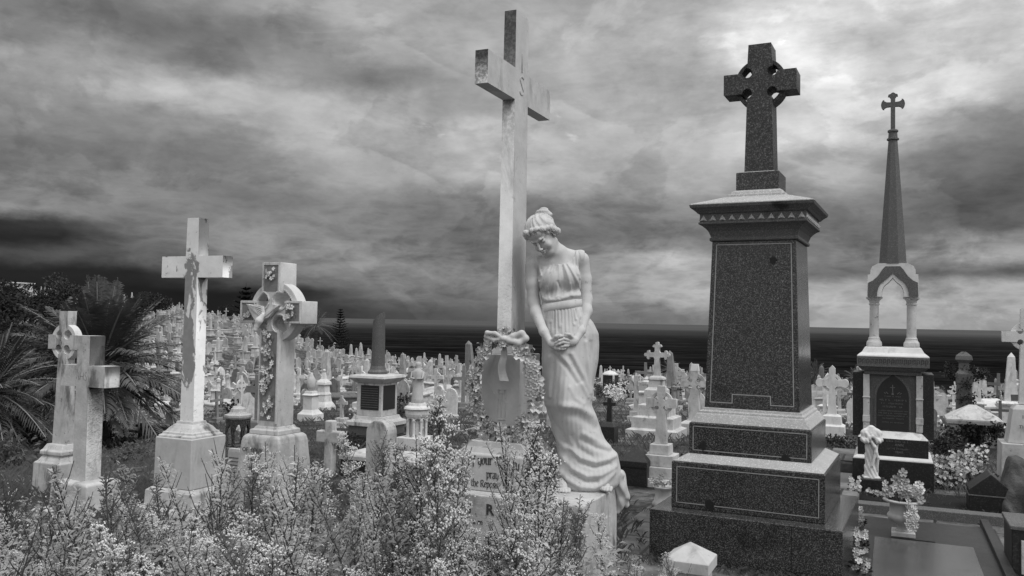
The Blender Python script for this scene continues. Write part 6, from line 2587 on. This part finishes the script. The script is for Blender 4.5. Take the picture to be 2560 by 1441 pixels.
def build_plots():
    rg = random.Random(55)
    # broad paving under everything on the right
    mb = MB()
    mb.box(-1.9, 2.2, 4.2, 8.95, -.25, .004)
    tag(mb.build('paving', M['pave']), kind='structure')
    # fallen leaves and bits on the paving
    mb = MB()
    for i in range(900):
        x, y = rg.uniform(-1.85, 1.6), rg.uniform(4.6, 8.9)
        if rg.random() < .6:
            x = rg.choice((-1.6, -.28, -.3, .7)) + rg.gauss(0, .09)
        a = rg.uniform(0, 6.28)
        mb.leaf((x, y, .006 + rg.random() * .01), (math.cos(a), math.sin(a), rg.uniform(-.1, .3)), (0, 0, 1), rg.uniform(.015, .05), rg.uniform(.006, .016), .1)
    tag(mb.build('leaf_litter', M['leafm']), 'fallen leaves and small bits scattered over the dark paving', 'leaf litter', kind='stuff')
    # long granite kerb in front of the spire monument
    root = thing('grave_kerb', 'long grey granite kerb crossing in front of the spire monument', 'kerb', (0.55, 7.86, 0))
    mb = MB()
    mb.box(-.92, 1.0, -.075, .075, -.1, .082)
    mb.build('front_rail', M['granite_cap'], root, bevel=.006)
    mb = MB()
    mb.box(-1.06, -.923, -.075, 1.5, -.1, .078)
    mb.build('side_rail', M['granite_cap'], root, bevel=.006)
    # dark soil bed behind the kerb
    mb = MB()
    mb.box(-.366, 1.6, 7.94, 8.93, -.05, .02)
    tag(mb.build('soil_bed', M['void']), kind='structure')
    # polished slab with a lighter inset panel
    root = thing('grave_slab', 'polished grey granite slab lying in front of the stone flower urn', 'slab', (0.22, 6.2, 0))
    mb = MB()
    mb.box(-.52, .50, -1.3, 1.35, .0, .030)
    mb.build('surround', M['black'], root, bevel=.004)
    mb = MB()
    mb.box(-.34, .30, -1.2, .62, .0305, .036)
    mb.build('inset_panel', M['slab'], root, bevel=.003)
    mb = MB()
    mb.box(-.23, .06, .66, 1.0, .0305, .036)
    mb.build('urn_plate', M['black'], root, bevel=.003)
    # urn of flowers
    p = W2(2258, 1338, .037)
    root = thing('flower_urn', 'pale stone urn on a square foot holding artificial flowers, on the polished slab', 'urn', p)
    mb = MB()
    mb.loft([(0, .080, .080), (.030, .080, .080), (.034, .074, .074)])
    mb.build('foot', M['marble'], root, bevel=.003)
    mb = MB()
    mb.lathe([(.060, .034), (.050, .042), (.036, .055), (.034, .068), (.045, .078), (.078, .095), (.104, .118), (.112, .14), (.104, .155), (.094, .165), (.092, .225), (.098, .235), (.135, .245), (.141, .254), (.136, .262), (.110, .262), (.100, .245)], 0, 0, 28)
    mb.build('bowl', M['marble'], root, smooth=True)
    lv = MB()
    for i in range(60):
        a = rg.uniform(0, 6.28)
        lv.leaf((rg.uniform(-.07, .07), rg.uniform(-.07, .07), .25), (math.cos(a), math.sin(a), rg.uniform(.1, 1.2)), (-math.sin(a), math.cos(a), 0), rg.uniform(.06, .12), .04, .2)
    lv.build('leaves', M['leafm'], root)
    for i in range(44):
        x, y, z = rg.uniform(-.12, .12), rg.uniform(-.10, .06), .27 + rg.random() * .11
        mt = 'petal_grey' if rg.random() < .62 else 'flower'
        mb = MB()
        mb.petalflower((0, 0, 0), (rg.uniform(-.6, .6) + x * 4, -1 + rg.uniform(-.3, .4), rg.uniform(0, .9)), rg.uniform(.022, .036), 5, rg.uniform(.3, .7), rg.uniform(0, 3))
        mb.build('flower', M[mt], root, loc=(x, y, z))
    for (x, z) in ((0, .44), (.015, .475), (-.03, .42), (.03, .41)):
        mb = MB()
        mb.petalflower((0, 0, 0), (rg.uniform(-.5, .5), -1, .4), .036, 5, .5, rg.uniform(0, 3))
        mb.build('flower', M['petal_grey'], root, loc=(x - .02, 0, z - .02))
    for i in range(34):
        mb = MB()
        z = .27 - .20 * rg.random()
        mb.petalflower((0, 0, 0), (rg.uniform(-.4, .6), -1, rg.uniform(-.2, .5)), rg.uniform(.015, .026), 5, .6, rg.uniform(0, 3))
        mb.build('flower', M['flower'], root, loc=(.05 + rg.uniform(-.03, .035), -.115 - rg.random() * .02, z))
    # small headless statue on its dark block
    p = W2(2178, 1232, .0)
    root = thing('statue_block', 'dark granite block beneath the headless statue', 'block', p)
    mb = MB()
    mb.loft([(-.05, .115, .10), (.135, .115, .10), (.14, .11, .095)])
    mb.build('block', M['black'], root, bevel=.004)
    build_headless(p + Vector((0, 0, .141)), M['bright'])
    # gabled black block on the right
    p = W2(2478, 1288, 0)
    root = thing('gabled_block', 'black granite block with a gabled top right of the flower urn', 'block', p)
    mb = MB()
    w, h = .165, .20
    mb.prism([(-w, -.05), (w, -.05), (w, h), (0, h + .14), (-w, h)], 0, .30)
    mb.build('block', M['black'], root, bevel=.005)
    mb = MB()
    mb.box(-w - .006, w + .006, -.006, .306, .148, .158)
    mb.build('fillet', M['granite_cap'], root, bevel=.002)
    # dark open box tomb at the corner of the frame
    p = W2(2530, 1445, 0)
    root = thing('corner_tomb', 'dark stone box tomb with a pale weathered top at the lower right corner', 'tomb', p)
    mb = MB()
    mb.box(0, .62, .0, .42, -.05, .30)
    mb.build('body', M['black'], root, bevel=.006)
    mb = MB()
    mb.box(-.012, .64, -.012, .44, .301, .328)
    mb.build('top', M['granite_cap'], root, bevel=.006)
    mb = MB()
    mb.box(.05, .58, -.012, .003, .03, .24)
    mb.build('end_panel', M['marble_old'], root, bevel=.004)
    # rail running back on the right
    a, b = W2(2500, 1400, 0), W2(2462, 1300, 0)
    root = thing('kerb_rail', 'narrow dark kerb rail running back beside the polished slab', 'kerb', (.66, 6.35, 0))
    mb = MB()
    mb.box(-.03, .03, -.9, 1.35, -.05, .07)
    mb.build('rail', M['black'], root, bevel=.004)
    # boulder at the right edge
    p = W2(2550, 1290, 0)
    mb = MB()
    F = Field((-.3, -.25, -.15), (.3, .25, .6), .012)
    F.chain([(0, 0, 0), (.03, .0, .2), (.0, .02, .40)], [.17, .15, .09], .05)
    X, Y, Z = F.ax[0][:, None, None], F.ax[1][None, :, None], F.ax[2][None, None, :]
    F.F += (.016 * np.sin(X * 30 + Z * 5 + 2 * np.sin(Z * 9)) + .010 * np.sin(Y * 34 - Z * 6) + .006 * np.sin(X * 70 + Y * 50) * np.sin(Z * 22)).astype(np.float32)
    o = link(bpy.data.objects.new('boulder', F.mesh('boulder', M['rock'])), None, 0, p)
    tag(o, 'rugged upright boulder at the right edge beside the gabled block', 'boulder')
    # white pyramid-capped post in the weeds
    p = P(1726, 1385, 4.62)
    root = thing('capped_post', 'white marble post with a low pyramid cap among weeds before the granite monument', 'post', (p.x, p.y, 0))
    mb = MB()
    mb.loft([(-.1, .10, .10), (.235, .10, .10)])
    mb.build('post', M['marble_old'], root, bevel=.006)
    mb = MB()
    mb.loft([(.236, .122, .122), (.295, .122, .122), (.375, .004, .004)])
    mb.build('cap', M['marble'], root, bevel=.008)
    # stone vase with flowers left of the granite monument
    p = W2(1660, 1266, .0)
    root = thing('flower_vase', 'low pale stone vase of white flowers left of the granite monument', 'vase', p)
    mb = MB()
    mb.lathe([(.10, 0), (.105, .03), (.085, .05), (.075, .10), (.082, .15), (.10, .165), (.098, .172), (.08, .165)], 0, 0, 20)
    mb.build('bowl', M['marble_old'], root, smooth=True)
    for i in range(16):
        mb = MB()
        a = rg.uniform(0, 6.28)
        mb.petalflower((0, 0, 0), (math.cos(a) * .5, -1, rg.uniform(.1, .9)), rg.uniform(.022, .034), 5, .5, rg.uniform(0, 3))
        mb.build('flower', M['flower' if rg.random() < .5 else 'petal_grey'], root, loc=(rg.uniform(-.09, .09), rg.uniform(-.08, .05), .18 + rg.random() * .07))
    # bunches of flowers in the soil bed, on the kerb and beside the granite monument
    def bunch(label, p, n, sx, sz, r, bright, k):
        n, r = int(n * 2.2), r * .62
        root = thing('flower_bunch', label, 'flowers', p)
        lv = MB()
        for i in range(n * 3):
            a = rg.uniform(0, 6.28)
            lv.leaf((rg.uniform(-sx, sx), rg.uniform(-sx, sx) * .6, rg.random() * sz * .5), (math.cos(a), math.sin(a), rg.uniform(.2, 1.2)), (-math.sin(a), math.cos(a), 0), r * 2, r * .8, .2)
        lv.build('leaves', M['leafd'], root)
        for i in range(n):
            mb = MB()
            mb.petalflower((0, 0, 0), (rg.uniform(-.6, .6), -1, rg.uniform(.1, 1)), r * rg.uniform(.7, 1.2), 5, rg.uniform(.3, .8), rg.uniform(0, 3))
            mb.build('flower', M['flower' if rg.random() < bright else 'petal_grey'], root, loc=(rg.uniform(-sx, sx), rg.uniform(-sx, sx) * .6 - .02, rg.random() * sz + .02))
    bunch('bright white flower bunch on the kerb left of the urn', W2(2138, 1232, .08), 16, .045, .12, .026, .95, 0)
    bunch('spray of small pale flowers lying on the kerb behind the urn', W2(2200, 1243, .06), 14, .11, .04, .022, .5, 1)
    for i, (u, v, z) in enumerate(((2142, 1300, .02), (2146, 1360, .02), (2150, 1415, .02))):
        bunch(('wilted pale flowers beside the granite base, %s of three bunches' % ('rearmost', 'middle', 'nearest')[i]), W2(u, v + 20, z), 9, .05, .14, .034, .55, i)
    for i, (u, v) in enumerate(((2362, 1190), (2405, 1178), (2440, 1160), (2420, 1205), (2380, 1225))):
        p, d = at(u, v)
        bunch(('heap of pale blossom right of the spire monument, %s' % ('on the left', 'in the middle', 'highest up', 'on the right', 'lowest')[i]), p, 30, .14, .22, .03, .6, i)
    # low stone edging blocks between the granite monument and the spire monument
    for i, (u, v, w, L, h) in enumerate(((2112, 1172, .16, .5, .16), (2106, 1250, .14, .35, .10))):
        p = W2(u, v, 0)
        root = thing('edging_block', ('flat pale stone edging block behind the granite monument', 'sloping grey edging stone beside the granite monument')[i], 'kerb', p)
        mb = MB()
        mb.loft([(-.05, w, L), (h * .8, w, L), (h, w * .9, L * .95)])
        mb.build('block', M['pave'], root, bevel=.006)


def tufts():
    rg = random.Random(19)
    mb = MB()
    for i in range(420):
        k = rg.random()
        if k < .35:
            x, y = rg.uniform(-.36, 1.5), rg.uniform(7.95, 8.9)
        elif k < .65:
            x, y = rg.uniform(-1.5, -.2), rg.choice((5.50, 5.52)) + rg.gauss(0, .03)
        elif k < .85:
            x, y = -.22 + rg.gauss(0, .03), rg.uniform(5.5, 6.8)
        else:
            x, y = rg.uniform(-1.9, -1.5), rg.uniform(4.8, 8.6)
        for q in range(7):
            a = rg.uniform(0, 6.28)
            s = rg.uniform(.03, .09)
            mb.leaf((x + rg.gauss(0, .015), y + rg.gauss(0, .015), .0), (math.cos(a) * .6, math.sin(a) * .6, 1), (-math.sin(a), math.cos(a), 0), s, s * .14, .3)
    tag(mb.build('weed_tufts', M['leafm']), 'small tufts of grass sprouting along the kerbs and paving joints', 'grass', kind='stuff')


def build_headless(loc, mat):
    """small robed figure without a head, one hand at the breast"""
    root = thing('headless_statue', 'small white robed statue without a head standing before the spire monument', 'statue', loc, (0, 0, R_(10)))
    F = Field((-.12, -.10, -.01), (.12, .10, .52), .0035)
    F.ell((0, 0, .40), (.062, .045, .06), .02)
    F.ell((0, .0, .27), (.056, .042, .09), .03)
    F.ell((0, 0, .14), (.058, .045, .15), .03)
    F.cap((0, 0, .08), (0, 0, .01), .055, .066, .03)
    F.chain([(-.052, 0, .43), (-.074, -.01, .36), (-.050, -.055, .345), (-.012, -.06, .39)], [.028, .026, .022, .014], .012)
    F.chain([(.052, 0, .43), (.075, -.012, .36), (.055, -.055, .35), (.02, -.06, .385)], [.028, .026, .022, .014], .012)
    F.ell((.005, -.058, .395), (.020, .012, .016), .006)
    F.chain([(-.07, .0, .42), (0, .01, .455), (.07, 0, .42)], [.026, .034, .026], .02)
    F.ell((0, -.005, .475), (.022, .020, .012), .008)
    X, Y, Z = F.ax[0][:, None, None], F.ax[1][None, :, None], F.ax[2][None, None, :]
    fr = np.clip(1 - np.abs(Z - .2) / .26, 0, 1)
    F.F += (fr * (.0050 * np.sin((X + Z * .42) * 175 + 1.5 * np.sin(Z * 16))) + 0 * Y).astype(np.float32)
    F.chain([(-.05, -.03, .42), (.02, -.062, .30), (.05, -.05, .20), (.045, -.035, .08)], [.014, .015, .014, .012], .012)
    F.chain([(.06, -.02, .36), (.03, -.06, .25), (.0, -.062, .12)], [.010, .012, .010], .012)
    body = link(bpy.data.objects.new('body', F.mesh('body', mat)), root)
    mb = MB()
    mb.loft([(-.0005, .074, .064), (.012, .074, .064), (.016, .068, .058)])
    mb.build('base', mat, root, bevel=.003)


build_plots()
tufts()

# fence posts and rails on the left, and a pale building on the far headland
root, d, p = mid('post_fence', 'low wooden fence with rails right of the heavy plain cross', 'fence', 345, 1098, .5)
mb = MB()
for i in range(5):
    x = -.75 + i * .4
    mb = MB()
    mb.box(x - .03, x + .03, -.03, .03, -.2, .30)
    mb.build('fence_post', M['bark'], root, bevel=.004)
for zz in (.12, .23):
    mb = MB()
    mb.box(-.9, 1.0, -.05, -.031, zz, zz + .05)
    mb.build('rail', M['pave'], root, bevel=.004)
pb = on(25, 158)
root = thing('far_building', 'small white flat-roofed building on the far left headland', 'building', pb)
mb = MB()
mb.box(-3.2, 3.2, -2, 2, -1, 1.3)
mb.build('wall', M['bright'], root)
mb = MB()
mb.box(-3.5, 3.5, -2.3, 2.3, 1.305, 1.5)
mb.build('roof', M['bright'], root)
for i in range(4):
    mb = MB()
    mb.box(-2.6 + i * 1.5, -1.8 + i * 1.5, -2.03, -1.98, .1, .9)
    mb.build('window', M['void'], root)
